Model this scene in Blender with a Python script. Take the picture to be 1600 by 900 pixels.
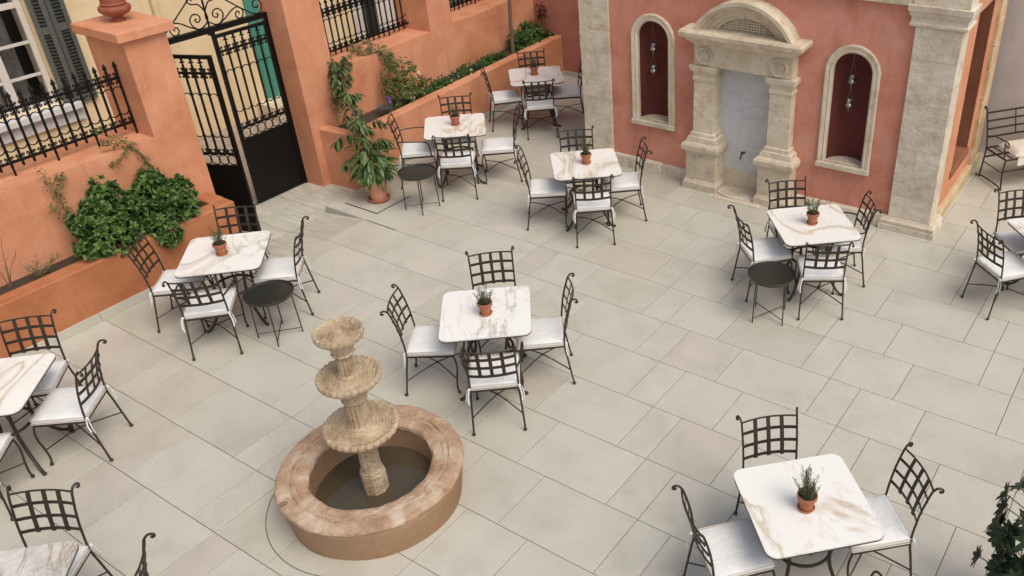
import bpy, bmesh, math, random
from mathutils import Vector, Matrix
R = math.radians
random.seed(7)
scene = bpy.context.scene
for o in list(bpy.data.objects): bpy.data.objects.remove(o)
COL = scene.collection

# ------------------------------------------------------------------ camera
cam_d = bpy.data.cameras.new('camera'); cam = bpy.data.objects.new('camera', cam_d); COL.objects.link(cam)
rt = Vector((0.8443155, 0.5355217, -0.0186530)); up = Vector((-0.2712165, 0.4571099, 0.8470491)); bk = Vector((0.4621396, -0.7101176, 0.5311873))
m = Matrix.Identity(4)
for i, v in enumerate((rt, up, bk)):
    for j in range(3): m[j][i] = v[j]
m.translation = (4.13682, -6.91579, 5.10152)
cam.matrix_world = m
cam_d.sensor_width = 36; cam_d.lens = 30.605; cam_d.shift_x = -0.12682; cam_d.shift_y = -0.00405
cam_d.clip_start = 0.05; cam_d.clip_end = 500
scene.camera = cam
# ------------------------------------------------------------------ light
SUN_EL, SUN_AZ = 55, -12          # azimuth: direction the light comes from, measured from +X to +Y
sun_d = bpy.data.lights.new('sun', 'SUN'); sun_d.energy = 1.4; sun_d.angle = R(36); sun_d.color = (1.0, 0.91, 0.74)
sun = bpy.data.objects.new('sun', sun_d); COL.objects.link(sun)
dv = Vector((math.cos(R(SUN_EL))*math.cos(R(SUN_AZ)), math.cos(R(SUN_EL))*math.sin(R(SUN_AZ)), math.sin(R(SUN_EL))))
sun.rotation_euler = dv.to_track_quat('Z', 'Y').to_euler(); sun.location = dv*30
world = bpy.data.worlds.new('World'); scene.world = world; world.use_nodes = True
wt = world.node_tree; wn = wt.nodes; wn.clear()
sky = wn.new('ShaderNodeTexSky'); sky.sky_type = 'NISHITA'; sky.sun_disc = False
sky.sun_elevation = R(SUN_EL); sky.sun_rotation = R(90 - SUN_AZ); sky.dust_density = 4.0; sky.ozone_density = 0.6
hs = wn.new('ShaderNodeHueSaturation'); hs.inputs['Saturation'].default_value = 0.6
bg = wn.new('ShaderNodeBackground'); bg.inputs['Strength'].default_value = 0.14
wo = wn.new('ShaderNodeOutputWorld')
wt.links.new(sky.outputs[0], hs.inputs['Color']); wt.links.new(hs.outputs[0], bg.inputs[0]); wt.links.new(bg.outputs[0], wo.inputs[0])
vs = scene.view_settings; vs.view_transform = 'Standard'; vs.look = 'None'; vs.exposure = 0.12; vs.gamma = 1.0; vs.use_curve_mapping = False

# ------------------------------------------------------------------ materials
def new_mat(name):
    m = bpy.data.materials.new(name); m.use_nodes = True
    nt = m.node_tree; b = nt.nodes['Principled BSDF']
    return m, nt, b
def N(nt, t, **kw):
    n = nt.nodes.new(t)
    for k, v in kw.items():
        if hasattr(n, k): setattr(n, k, v)
        else: n.inputs[k].default_value = v
    return n
def L(nt, a, b): nt.links.new(a, b)
def ramp(nt, stops, interp='LINEAR'):
    r = nt.nodes.new('ShaderNodeValToRGB'); cr = r.color_ramp; cr.interpolation = interp
    while len(cr.elements) > 1: cr.elements.remove(cr.elements[-1])
    for i, (p, c) in enumerate(stops):
        e = cr.elements[0] if i == 0 else cr.elements.new(p)
        e.position = p; e.color = (c[0], c[1], c[2], 1) if not isinstance(c, (int, float)) else (c, c, c, 1)
    return r
def mix(nt, fac, a, b, mode='MIX'):
    n = nt.nodes.new('ShaderNodeMix'); n.data_type = 'RGBA'; n.blend_type = mode
    for sock, v in ((0, fac), (6, a), (7, b)):
        if isinstance(v, bpy.types.NodeSocket): L(nt, v, n.inputs[sock])
        elif isinstance(v, (int, float)): n.inputs[sock].default_value = v if sock == 0 else (v, v, v, 1)
        else: n.inputs[sock].default_value = (*v, 1)
    return n.outputs[2]
def coords(nt, kind='Object', offset_random=0.0):
    tc = N(nt, 'ShaderNodeTexCoord'); out = tc.outputs[kind]
    if offset_random:
        oi = N(nt, 'ShaderNodeObjectInfo'); mm = N(nt, 'ShaderNodeVectorMath', operation='MULTIPLY_ADD')
        cb = N(nt, 'ShaderNodeCombineXYZ')
        for i in range(3): L(nt, oi.outputs['Random'], cb.inputs[i])
        L(nt, cb.outputs[0], mm.inputs[0]); mm.inputs[1].default_value = (offset_random, offset_random*1.7, offset_random*.6); L(nt, out, mm.inputs[2])
        out = mm.outputs[0]
    return out
def noise(nt, vec, scale, detail=6, rough=.55, dist=0.0):
    n = N(nt, 'ShaderNodeTexNoise'); n.inputs['Scale'].default_value = scale; n.inputs['Detail'].default_value = detail
    n.inputs['Roughness'].default_value = rough; n.inputs['Distortion'].default_value = dist
    L(nt, vec, n.inputs['Vector']); return n.outputs['Fac']
def bump(nt, b, h, strength=.3, dist=.01):
    n = N(nt, 'ShaderNodeBump'); n.inputs['Strength'].default_value = strength; n.inputs['Distance'].default_value = dist
    L(nt, h, n.inputs['Height']); L(nt, n.outputs[0], b.inputs['Normal'])
def plain(name, col, rough=.6, metal=0.0, spec=.5, var=0.0, scale=20):
    m, nt, b = new_mat(name)
    b.inputs['Roughness'].default_value = rough; b.inputs['Metallic'].default_value = metal; b.inputs['Specular IOR Level'].default_value = spec
    if var:
        n = noise(nt, coords(nt), scale); r = ramp(nt, [(.3, [c*(1-var) for c in col]), (.7, [min(1, c*(1+var)) for c in col])])
        L(nt, n, r.inputs[0]); L(nt, r.outputs[0], b.inputs['Base Color'])
    else: b.inputs['Base Color'].default_value = (*col, 1)
    return m
def plaster(name, c0, c1, c2, bs=.35, stain=(.36, .2, .14)):
    m, nt, b = new_mat(name); v = coords(nt, 'Object')
    n1 = noise(nt, v, 1.6, 8, .62, .6); r1 = ramp(nt, [(.33, c0), (.5, c1), (.68, c2)]); L(nt, n1, r1.inputs[0])
    n2 = noise(nt, v, 11, 8, .75, .5); r2 = ramp(nt, [(.50, 0.0), (.72, .6)]); L(nt, n2, r2.inputs[0])
    c = mix(nt, r2.outputs[0], r1.outputs[0], c2)
    mp = N(nt, 'ShaderNodeMapping'); mp.inputs['Scale'].default_value = (5, 5, .8); L(nt, v, mp.inputs[0])
    n3 = noise(nt, mp.outputs[0], 1.3, 6, .65); r3 = ramp(nt, [(.54, 0.0), (.76, .6)]); L(nt, n3, r3.inputs[0])
    c = mix(nt, r3.outputs[0], c, stain)
    L(nt, c, b.inputs['Base Color']); b.inputs['Roughness'].default_value = .85; b.inputs['Specular IOR Level'].default_value = .25
    n4 = noise(nt, v, 45, 5, .6); n5 = noise(nt, v, 6, 4, .5)
    ad = N(nt, 'ShaderNodeMath', operation='MULTIPLY_ADD'); L(nt, n5, ad.inputs[0]); ad.inputs[1].default_value = 2.5; L(nt, n4, ad.inputs[2])
    bump(nt, b, ad.outputs[0], bs, .006); return m
def stone(name, c0, c1, c2, dark=(.16, .12, .08), bs=.6, damp=.5, scale=4.0, pit=38):
    m, nt, b = new_mat(name); v = coords(nt, 'Object', 9.0)
    n1 = noise(nt, v, scale, 8, .65, .4); r1 = ramp(nt, [(.28, c0), (.5, c1), (.72, c2)]); L(nt, n1, r1.inputs[0])
    n2 = noise(nt, v, scale*2.6, 8, .7); r2 = ramp(nt, [(.56, 0.0), (.76, damp)]); L(nt, n2, r2.inputs[0])
    c = mix(nt, r2.outputs[0], r1.outputs[0], dark)
    oi = N(nt, 'ShaderNodeObjectInfo'); mr = N(nt, 'ShaderNodeMapRange'); mr.inputs[3].default_value = .92; mr.inputs[4].default_value = 1.04
    L(nt, oi.outputs['Random'], mr.inputs[0]); c = mix(nt, 1.0, c, mr.outputs[0], 'MULTIPLY')
    L(nt, c, b.inputs['Base Color']); b.inputs['Roughness'].default_value = .9; b.inputs['Specular IOR Level'].default_value = .2
    n3 = noise(nt, v, pit, 6, .7); n5 = noise(nt, v, scale*2, 4, .6)
    ad = N(nt, 'ShaderNodeMath', operation='MULTIPLY_ADD'); L(nt, n5, ad.inputs[0]); ad.inputs[1].default_value = 1.8; L(nt, n3, ad.inputs[2])
    bump(nt, b, ad.outputs[0], bs, .012); return m
def leafmat(name, cols, rough=.45, trans=.25):
    m, nt, b = new_mat(name)
    g = N(nt, 'ShaderNodeNewGeometry'); r = ramp(nt, [(i/(len(cols)-1), c) for i, c in enumerate(cols)])
    L(nt, g.outputs['Random Per Island'], r.inputs[0]); L(nt, r.outputs[0], b.inputs['Base Color'])
    b.inputs['Roughness'].default_value = rough; b.inputs['Specular IOR Level'].default_value = .35
    tr = N(nt, 'ShaderNodeBsdfTranslucent'); L(nt, r.outputs[0], tr.inputs[0]); mx = N(nt, 'ShaderNodeMixShader'); mx.inputs[0].default_value = trans
    L(nt, b.outputs[0], mx.inputs[1]); L(nt, tr.outputs[0], mx.inputs[2]); L(nt, mx.outputs[0], nt.nodes['Material Output'].inputs[0])
    return m
def tilemat(name, streak=False):
    m, nt, b = new_mat(name); v = coords(nt, 'Object', 31.0); oi = N(nt, 'ShaderNodeObjectInfo')
    r0 = ramp(nt, [(0, (.478, .448, .39)), (.15, (.495, .476, .417)), (.4, (.508, .494, .438)), (.6, (.498, .487, .434)), (.8, (.512, .495, .436)), (.93, (.502, .474, .417)), (1, (.482, .45, .395))]); L(nt, oi.outputs['Random'], r0.inputs[0])
    n1 = noise(nt, v, 2.2, 7, .62, .5); r1 = ramp(nt, [(.32, (.885, .87, .845)), (.5, (.98, .975, .965)), (.68, (1.04, 1.035, 1.02))]); L(nt, n1, r1.inputs[0])
    c = mix(nt, 1.0, r0.outputs[0], r1.outputs[0], 'MULTIPLY')
    n2 = noise(nt, v, 5.5, 7, .7, .8); r2 = ramp(nt, [(.60, 0.0), (.78, .30)]); L(nt, n2, r2.inputs[0])
    c = mix(nt, r2.outputs[0], c, (.44, .38, .32))
    n6 = noise(nt, v, 1.1, 3, .5); r6 = ramp(nt, [(.55, 0.0), (.75, .30)]); L(nt, n6, r6.inputs[0])
    c = mix(nt, r6.outputs[0], c, (.55, .47, .42))
    n3 = noise(nt, v, 70, 3, .6); r3 = ramp(nt, [(.3, .93), (.6, 1.03)]); L(nt, n3, r3.inputs[0]); c = mix(nt, 1.0, c, r3.outputs[0], 'MULTIPLY')
    if streak:
        mp = N(nt, 'ShaderNodeMapping'); mp.inputs['Scale'].default_value = (3, 26, 3); mp.inputs['Rotation'].default_value = (0, 0, R(-20)); L(nt, v, mp.inputs[0])
        n4 = noise(nt, mp.outputs[0], 1.0, 5, .6); r4 = ramp(nt, [(.4, .86), (.62, 1.08)]); L(nt, n4, r4.inputs[0]); c = mix(nt, 1.0, c, r4.outputs[0], 'MULTIPLY')
    L(nt, c, b.inputs['Base Color']); b.inputs['Roughness'].default_value = .5; b.inputs['Specular IOR Level'].default_value = .4
    n5 = noise(nt, v, 90, 4, .6); bump(nt, b, n5, .12, .002); return m
def marble(name, base, vein1, vein2, sc=1.5, amount=1.0, breccia=False, rough=.22):
    m, nt, b = new_mat(name); v = coords(nt, 'Object', 17.0)
    def ridge(scale, w, seedoff, strength, detail=5, dist=1.2):
        mp = N(nt, 'ShaderNodeMapping'); mp.inputs['Location'].default_value = (seedoff, seedoff*.7, 0); mp.inputs['Scale'].default_value = (1, .45, 1); mp.inputs['Rotation'].default_value = (0, 0, R(35+seedoff*10)); L(nt, v, mp.inputs[0])
        n = noise(nt, mp.outputs[0], scale, detail, .6, dist)
        s = N(nt, 'ShaderNodeMath', operation='SUBTRACT'); L(nt, n, s.inputs[0]); s.inputs[1].default_value = .5
        a = N(nt, 'ShaderNodeMath', operation='ABSOLUTE'); L(nt, s.outputs[0], a.inputs[0])
        r = ramp(nt, [(0, strength), (w, strength*.35), (w*2.6, 0.0)]); L(nt, a.outputs[0], r.inputs[0]); return r.outputs[0]
    c = mix(nt, ridge(sc, .010, 1.3, .8*amount), base, vein1)
    c = mix(nt, ridge(sc*1.9, .006, 4.1, .6*amount), c, vein2)
    n = noise(nt, v, sc*1.3, 6, .6, .6); r = ramp(nt, [(.60, 0.0), (.74, .55*amount)] if not breccia else [(.36, 0.0), (.55, .75)]); L(nt, n, r.inputs[0])
    n7 = noise(nt, v, sc*5, 5, .6, 1.0); r7 = ramp(nt, [(.4, .25), (.6, 1.0)]); L(nt, n7, r7.inputs[0])
    mu = N(nt, 'ShaderNodeMath', operation='MULTIPLY'); L(nt, r.outputs[0], mu.inputs[0]); L(nt, r7.outputs[0], mu.inputs[1])
    c = mix(nt, mu.outputs[0], c, vein2)
    L(nt, c, b.inputs['Base Color']); b.inputs['Roughness'].default_value = rough; b.inputs['Specular IOR Level'].default_value = .5
    return m

M = {}
M['tile'] = tilemat('porcelain_paving'); M['tile_gate'] = tilemat('streaked_paving', True)
M['grout'] = plain('grout', (.10, .09, .08), .95)
M['cut_edge'] = plain('cut_slab_edge', (.42, .405, .375), .9, var=.1)
M['street'] = stone('street_paving', (.30, .24, .19), (.40, .33, .27), (.46, .40, .33), scale=6)
M['orange'] = plaster('orange_lime_plaster', (.50, .205, .108), (.59, .26, .146), (.66, .32, .20), stain=(.42, .165, .088))
M['orange_deep'] = plaster('deep_orange_plaster', (.36, .13, .054), (.42, .162, .073), (.475, .195, .094), stain=(.30, .11, .05))
M['pink'] = plaster('pink_lime_plaster', (.48, .185, .125), (.59, .25, .178), (.66, .32, .245), stain=(.43, .15, .105))
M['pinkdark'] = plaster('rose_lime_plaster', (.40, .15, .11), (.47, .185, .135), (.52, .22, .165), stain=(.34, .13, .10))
M['burgundy'] = plaster('burgundy_plaster', (.10, .024, .021), (.12, .030, .026), (.135, .036, .030), bs=.15, stain=(.08, .02, .018))
M['yellow'] = plaster('cream_plaster', (.66, .52, .32), (.72, .58, .37), (.76, .62, .41), bs=.15, stain=(.6, .46, .28))
M['white_wall'] = plaster('white_plaster', (.54, .50, .46), (.60, .56, .52), (.64, .60, .56), bs=.15, stain=(.48, .43, .38))
M['brown'] = plaster('brown_plaster', (.19, .08, .045), (.235, .10, .058), (.27, .12, .07), stain=(.13, .06, .04))
M['lime'] = stone('limestone', (.52, .415, .285), (.67, .58, .445), (.76, .69, .565), dark=(.33, .24, .15), damp=.8, bs=.9)
M['rough_lime'] = stone('weathered_limestone', (.51, .415, .31), (.67, .59, .48), (.75, .69, .59), dark=(.40, .285, .195), damp=.85, bs=1.0, scale=4.2, pit=30)
M['lime_stain'] = stone('stained_limestone', (.46, .38, .28), (.60, .51, .39), (.68, .60, .48), dark=(.19, .145, .10), damp=.95, bs=.9, scale=3.4)
M['gold_lime'] = stone('warm_limestone', (.48, .36, .2), (.58, .45, .28), (.66, .55, .38), dark=(.34, .23, .12), damp=.5, bs=.9)
M['fountain'] = stone('fountain_stone', (.37, .26, .165), (.54, .415, .285), (.68, .57, .43), dark=(.16, .095, .05), damp=.75, bs=1.2, scale=7, pit=50)
M['coping'] = stone('worn_coping', (.30, .185, .115), (.47, .325, .22), (.66, .56, .45), dark=(.12, .08, .055), damp=.8, bs=1.2, scale=4.5, pit=42)
M['basin'] = plaster('ochre_basin_plaster', (.26, .155, .088), (.315, .195, .116), (.365, .24, .15), stain=(.21, .118, .062))
M['iron'] = plain('bronzed_iron', (.045, .034, .025), .48, .35, .5)
M['black'] = plain('black_gate_paint', (.004, .004, .004), .5, .0, .25)
M['tray'] = plain('black_tray_metal', (.035, .035, .029), .30, .2, .5)
M['steel'] = plain('galvanised_strip', (.22, .21, .19), .5, .8)
def fabric():
    m, nt, b = new_mat('white_canvas'); v = coords(nt, 'Object')
    n = noise(nt, v, 6, 4, .6); r = ramp(nt, [(.3, (.70, .70, .71)), (.7, (.80, .795, .78))]); L(nt, n, r.inputs[0]); L(nt, r.outputs[0], b.inputs['Base Color'])
    b.inputs['Roughness'].default_value = .95; b.inputs['Specular IOR Level'].default_value = .15; b.inputs['Sheen Weight'].default_value = .15
    n2 = noise(nt, v, 11, 4, .55, 1.2); bump(nt, b, n2, .7, .014); return m
M['canvas'] = fabric()
M['piping'] = plain('cushion_side_canvas', (.66, .58, .50), .95)
M['bench_cloth'] = plain('ecru_cloth', (.66, .60, .51), .95, var=.08)
M['marble'] = marble('gold_vein_marble', (.80, .785, .755), (.46, .34, .19), (.60, .55, .48), sc=.8, amount=.9)
M['marble_grey'] = marble('grey_cloud_marble', (.80, .79, .765), (.40, .37, .31), (.52, .51, .45), sc=1.0, amount=.9)
M['marble_breccia'] = marble('breccia_marble', (.62, .61, .58), (.36, .22, .11), (.36, .345, .32), sc=2.6, amount=1.2, breccia=True)
M['slab'] = marble('pale_grey_marble', (.55, .545, .56), (.28, .28, .30), (.42, .42, .44), sc=1.3, amount=.5, rough=.35)
M['edge'] = plain('dark_table_edge', (.05, .042, .036), .5)
M['terra'] = plain('terracotta', (.40, .15, .075), .8, var=.18, scale=14)
M['terra_pale'] = plain('pale_terracotta', (.55, .27, .17), .8, var=.14, scale=9)
M['terra_dark'] = plain('dark_terracotta', (.27, .075, .045), .6, var=.12)
M['soil'] = plain('soil', (.055, .038, .026), 1.0, var=.5, scale=40)
M['silver'] = plain('tarnished_silver', (.30, .285, .25), .32, .9)
M['brass'] = plain('dark_brass', (.12, .085, .04), .4, .8)
M['shutter'] = plain('slate_green_paint', (.085, .092, .08), .6, var=.12)
M['shutter2'] = plain('sage_green_paint', (.11, .15, .11), .6, var=.12)
M['frame'] = plain('off_white_paint', (.60, .56, .51), .55, var=.06)
M['sillmarble'] = plain('grey_white_sill', (.60, .60, .60), .5, var=.1, scale=5)
M['teal'] = plain('teal_paint', (.06, .25, .19), .6, var=.08)
M['curtain'] = plain('grey_curtain', (.17, .16, .145), .9, var=.15)
M['dark'] = plain('dark_interior', (.012, .011, .010), .6)
M['bark'] = plain('grey_bark', (.16, .12, .09), .9, var=.35, scale=30)
M['stem'] = plain('green_stem', (.14, .15, .05), .7, var=.2)
M['twig'] = plain('dry_twig', (.20, .13, .075), .9, var=.2)
M['basil'] = leafmat('basil_leaf', [(.022, .055, .014), (.045, .10, .022), (.08, .16, .035), (.12, .215, .052), (.20, .29, .085)])
M['climber'] = leafmat('climber_leaf', [(.07, .10, .03), (.13, .17, .05), (.22, .21, .07)])
M['lance'] = leafmat('glossy_lance_leaf', [(.04, .075, .022), (.07, .12, .035), (.115, .17, .055), (.20, .25, .10)], .28)
M['olive'] = leafmat('olive_leaf', [(.06, .11, .025), (.10, .16, .04), (.17, .21, .06), (.28, .25, .10)])
M['straw'] = leafmat('straw_leaf', [(.32, .25, .12), (.42, .35, .19), (.25, .22, .09)])
M['lav'] = leafmat('grey_lavender_leaf', [(.16, .14, .12), (.22, .20, .17), (.19, .19, .15)])
M['cover'] = leafmat('ground_cover_leaf', [(.035, .09, .022), (.065, .145, .034), (.11, .21, .05)])
M['darkleaf'] = leafmat('dark_glossy_leaf', [(.012, .025, .012), (.022, .042, .018), (.035, .06, .024)], .3, .1)
M['redleaf'] = leafmat('dry_red_leaf', [(.07, .02, .015), (.11, .035, .025), (.05, .02, .015)])
M['rosemary'] = leafmat('rosemary_needle', [(.07, .085, .04), (.11, .13, .06), (.17, .18, .085)], .6, .1)
M['flower'] = plain('white_petal', (.8, .78, .74), .8); M['violet'] = plain('violet_petal', (.16, .14, .5), .8)
def water():
    m, nt, b = new_mat('still_water'); b.inputs['Base Color'].default_value = (.075, .06, .038, 1); b.inputs['Roughness'].default_value = .07
    b.inputs['Specular IOR Level'].default_value = .5
    n = noise(nt, coords(nt), 9, 3, .5); bump(nt, b, n, .15, .01); return m
M['water'] = water()
def glass():
    m, nt, b = new_mat('window_glass'); b.inputs['Base Color'].default_value = (.9, .9, .9, 1); b.inputs['Roughness'].default_value = .02
    b.inputs['Transmission Weight'].default_value = 1.0; b.inputs['IOR'].default_value = 1.1; return m
M['glass'] = glass()

# ------------------------------------------------------------------ mesh builder
def catmull(pts, n=4, closed=False):
    P = [Vector(p) for p in pts]
    if len(P) < 3: return P
    out = []; k = len(P)
    for i in range(k if closed else k-1):
        if closed: a, b, c, d = P[(i-1) % k], P[i], P[(i+1) % k], P[(i+2) % k]
        else: a, b, c, d = P[max(i-1, 0)], P[i], P[i+1], P[min(i+2, k-1)]
        for j in range(n):
            t = j/n; out.append(.5*((2*b)+(c-a)*t+(2*a-5*b+4*c-d)*t*t+(3*b-a-3*c+d)*t**3))
    if not closed: out.append(P[-1])
    return out
class MB:
    def __init__(s): s.v = []; s.f = []
    def add(s, v, f):
        o = len(s.v); s.v += [tuple(p) for p in v]; s.f += [tuple(i+o for i in q) for q in f]; return s
    def box(s, x0, x1, y0, y1, z0, z1, ch=0.0):
        if ch <= 0:
            v = [(x, y, z) for z in (z0, z1) for y in (y0, y1) for x in (x0, x1)]
            f = [(0, 2, 3, 1), (4, 5, 7, 6), (0, 1, 5, 4), (2, 6, 7, 3), (0, 4, 6, 2), (1, 3, 7, 5)]
            return s.add(v, f)
        bm = bmesh.new(); bmesh.ops.create_cube(bm, size=1)
        for q in bm.verts: q.co = Vector(((x0+x1)/2+q.co.x*(x1-x0), (y0+y1)/2+q.co.y*(y1-y0), (z0+z1)/2+q.co.z*(z1-z0)))
        bmesh.ops.bevel(bm, geom=list(bm.edges), offset=ch, segments=1, affect='EDGES', profile=.5)
        bm.verts.index_update(); s.add([q.co[:] for q in bm.verts], [[q.index for q in g.verts] for g in bm.faces]); bm.free(); return s
    def tube(s, pts, r, n=6, smooth=0, closed=False, cap=True):
        P = catmull(pts, smooth, closed) if smooth else [Vector(p) for p in pts]
        k = len(P); rr = r if callable(r) else (lambda t: r)
        rings = []; T0 = None; U = None
        for i in range(k):
            if closed: t = (P[(i+1) % k]-P[i-1])
            else: t = P[min(i+1, k-1)]-P[max(i-1, 0)]
            if t.length < 1e-9: t = Vector((0, 0, 1))
            t.normalize()
            if U is None: U = t.orthogonal().normalized()
            else:
                U = U-t*U.dot(t); U = U.normalized() if U.length > 1e-6 else t.orthogonal().normalized()
            W = t.cross(U); ra = rr(i/max(1, k-1))
            rings.append([P[i]+(U*math.cos(2*math.pi*j/n)+W*math.sin(2*math.pi*j/n))*ra for j in range(n)])
        v = [p for g in rings for p in g]; f = []
        for i in range(k if closed else k-1):
            a, b = i*n, ((i+1) % k)*n
            for j in range(n): f.append((a+j, a+(j+1) % n, b+(j+1) % n, b+j))
        if cap and not closed: f.append(tuple(range(n-1, -1, -1))); f.append(tuple((k-1)*n+j for j in range(n)))
        return s.add(v, f)
    def strap(s, pts, wdir, w, th):      # flat bar: width along wdir (vector or list), thickness across
        P = [Vector(p) for p in pts]; k = len(P); v = []; f = []
        for i in range(k):
            t = (P[min(i+1, k-1)]-P[max(i-1, 0)]).normalized(); wd = Vector(wdir); wd = (wd-t*wd.dot(t)).normalized(); nn = t.cross(wd)
            for a, b in ((-1, -1), (1, -1), (1, 1), (-1, 1)): v.append(P[i]+wd*a*w/2+nn*b*th/2)
        for i in range(k-1):
            for j in range(4): f.append((i*4+j, i*4+(j+1) % 4, i*4+4+(j+1) % 4, i*4+4+j))
        f.append((3, 2, 1, 0)); f.append(tuple((k-1)*4+j for j in range(4)))
        return s.add(v, f)
    def ball(s, c, r, n=8, m=5, sq=(1, 1, 1)):
        v = [(c[0], c[1], c[2]-r*sq[2])]
        for i in range(1, m):
            a = -math.pi/2+math.pi*i/m
            for j in range(n): v.append((c[0]+r*sq[0]*math.cos(a)*math.cos(2*math.pi*j/n), c[1]+r*sq[1]*math.cos(a)*math.sin(2*math.pi*j/n), c[2]+r*sq[2]*math.sin(a)))
        v.append((c[0], c[1], c[2]+r*sq[2])); f = []
        for j in range(n): f.append((0, 1+(j+1) % n, 1+j)); f.append((len(v)-1, len(v)-1-n+j, len(v)-1-n+(j+1) % n))
        for i in range(m-2):
            for j in range(n): f.append((1+i*n+j, 1+i*n+(j+1) % n, 1+(i+1)*n+(j+1) % n, 1+(i+1)*n+j))
        return s.add(v, f)
    def lathe(s, prof, n=24, c=(0, 0, 0), mod=None, closed=False, cap=True):
        v = []; f = []; k = len(prof)
        for i, (r, z) in enumerate(prof):
            for j in range(n):
                a = 2*math.pi*j/n; q = mod(a, i, r, z) if mod else (r, z)
                v.append((c[0]+q[0]*math.cos(a), c[1]+q[0]*math.sin(a), c[2]+q[1]))
        for i in range(k-1 if not closed else k):
            for j in range(n): f.append((i*n+j, i*n+(j+1) % n, ((i+1) % k)*n+(j+1) % n, ((i+1) % k)*n+j))
        if not closed and cap:
            if prof[0][0] > 1e-4: f.append(tuple(range(n-1, -1, -1)))
            if prof[-1][0] > 1e-4: f.append(tuple((k-1)*n+j for j in range(n)))
        return s.add(v, f)
    def rings(s, levels, cx, y1=.0):      # rectangular moulding: (z, half width, projection) against a wall at local y=y1
        v = []; f = []
        for z, h, d in levels: v += [(cx-h, y1, z), (cx-h, -d, z), (cx+h, -d, z), (cx+h, y1, z)]
        for i in range(len(levels)-1):
            for j in range(4): f.append((i*4+j, i*4+(j+1) % 4, i*4+4+(j+1) % 4, i*4+4+j))
        f.append((3, 2, 1, 0)); e = (len(levels)-1)*4; f.append((e, e+1, e+2, e+3))
        return s.add(v, f)
    def prism(s, poly, z0, z1):
        k = len(poly); v = [(x, y, z0) for x, y in poly]+[(x, y, z1) for x, y in poly]
        f = [tuple(range(k-1, -1, -1)), tuple(range(k, 2*k))]+[(i, (i+1) % k, k+(i+1) % k, k+i) for i in range(k)]
        return s.add(v, f)
    def leaf(s, p, d, up, l, w, bend=.25, seg=1, fold=.25):
        p = Vector(p); d = Vector(d).normalized(); up = Vector(up); side = d.cross(up)
        if side.length < 1e-4: side = d.orthogonal()
        side.normalize(); nn = side.cross(d).normalized()
        if seg == 1:
            a = p+d*l*.45+nn*l*.06; t = p+d*l-nn*l*bend
            v = [p, a+side*w/2+nn*w*fold, a-side*w/2+nn*w*fold, a, t]; f = [(0, 1, 3), (0, 3, 2), (1, 4, 3), (3, 4, 2)]
        else:
            v = [p]; f = []
            for i, (q, ww) in enumerate(((.22, .75), (.5, 1.0), (.78, .68))):
                a = p+d*l*q-nn*l*bend*q*q; v += [a+side*w*ww/2+nn*w*fold*ww*.5, a, a-side*w*ww/2+nn*w*fold*ww*.5]
            v.append(p+d*l*.97-nn*l*bend)
            f = [(0, 1, 2), (0, 2, 3), (1, 4, 5, 2), (2, 5, 6, 3), (4, 7, 8, 5), (5, 8, 9, 6), (7, 10, 8), (8, 10, 9)]
        return s.add(v, f)
    def mesh(s, name, mat, smooth=False):
        me = bpy.data.meshes.new(name); me.from_pydata(s.v, [], s.f); me.materials.append(M[mat] if isinstance(mat, str) else mat); me.update()
        if smooth:
            me.polygons.foreach_set('use_smooth', [True]*len(me.polygons))
            try: me.set_sharp_from_angle(angle=R(40))
            except Exception: pass
        return me
    def build(s, name, mat, parent=None, smooth=False, loc=None):
        return link(name, s.mesh(name, mat, smooth), parent, loc)
def link(name, me, parent=None, loc=None):
    o = bpy.data.objects.new(name, me); COL.objects.link(o)
    if parent: o.parent = parent
    if loc: o.location = loc
    return o
def tag(o, label, cat, group=None):
    o['label'] = label; o['category'] = cat
    if group: o['group'] = group
    return o
def thing(name, label, cat, loc=(0, 0, 0), rz=0.0, group=None):
    o = bpy.data.objects.new(name, None); COL.objects.link(o); o.location = loc; o.rotation_euler = (0, 0, rz); o.empty_display_size = .1
    return tag(o, label, cat, group)
def struct(o): o['kind'] = 'structure'; return o
def copy_tree(o, parent=None):
    c = o.copy(); COL.objects.link(c); c.parent = parent
    for ch in list(o.children): copy_tree(ch, c)
    return c

# ================================================================== the ground
struct(MB().box(-60, 60, -60, 60, -.6, -.35).build('ground', 'street'))
struct(MB().box(-8.72, -6.0, -14, 14, -.35, -.104).build('street', 'street'))
HOLE = [(-9, -4.13, -1.85, -.585), (-9, -4.89, -.585, .3)]        # the ramp down to the gate and its landing
def subtract(rects, h):
    out = []
    for (x0, x1, y0, y1) in rects:
        hx0, hx1, hy0, hy1 = h
        if x1 <= hx0 or x0 >= hx1 or y1 <= hy0 or y0 >= hy1: out.append((x0, x1, y0, y1)); continue
        if y0 < hy0: out.append((x0, x1, y0, hy0)); y0 = hy0
        if y1 > hy1: out.append((x0, x1, hy1, y1)); y1 = hy1
        if x0 < hx0: out.append((x0, hx0, y0, y1))
        if x1 > hx1: out.append((hx1, x1, y0, y1))
    return out
fl = MB(); rs = [(-6, 8, -9, 6.5)]
for h in HOLE: rs = subtract(rs, h)
for r in rs: fl.box(r[0], r[1], r[2], r[3], -.34, -.007)
floor = struct(fl.build('courtyard_floor', 'grout'))
S_ = .3; G = .0027
tile_cache = {}
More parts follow.
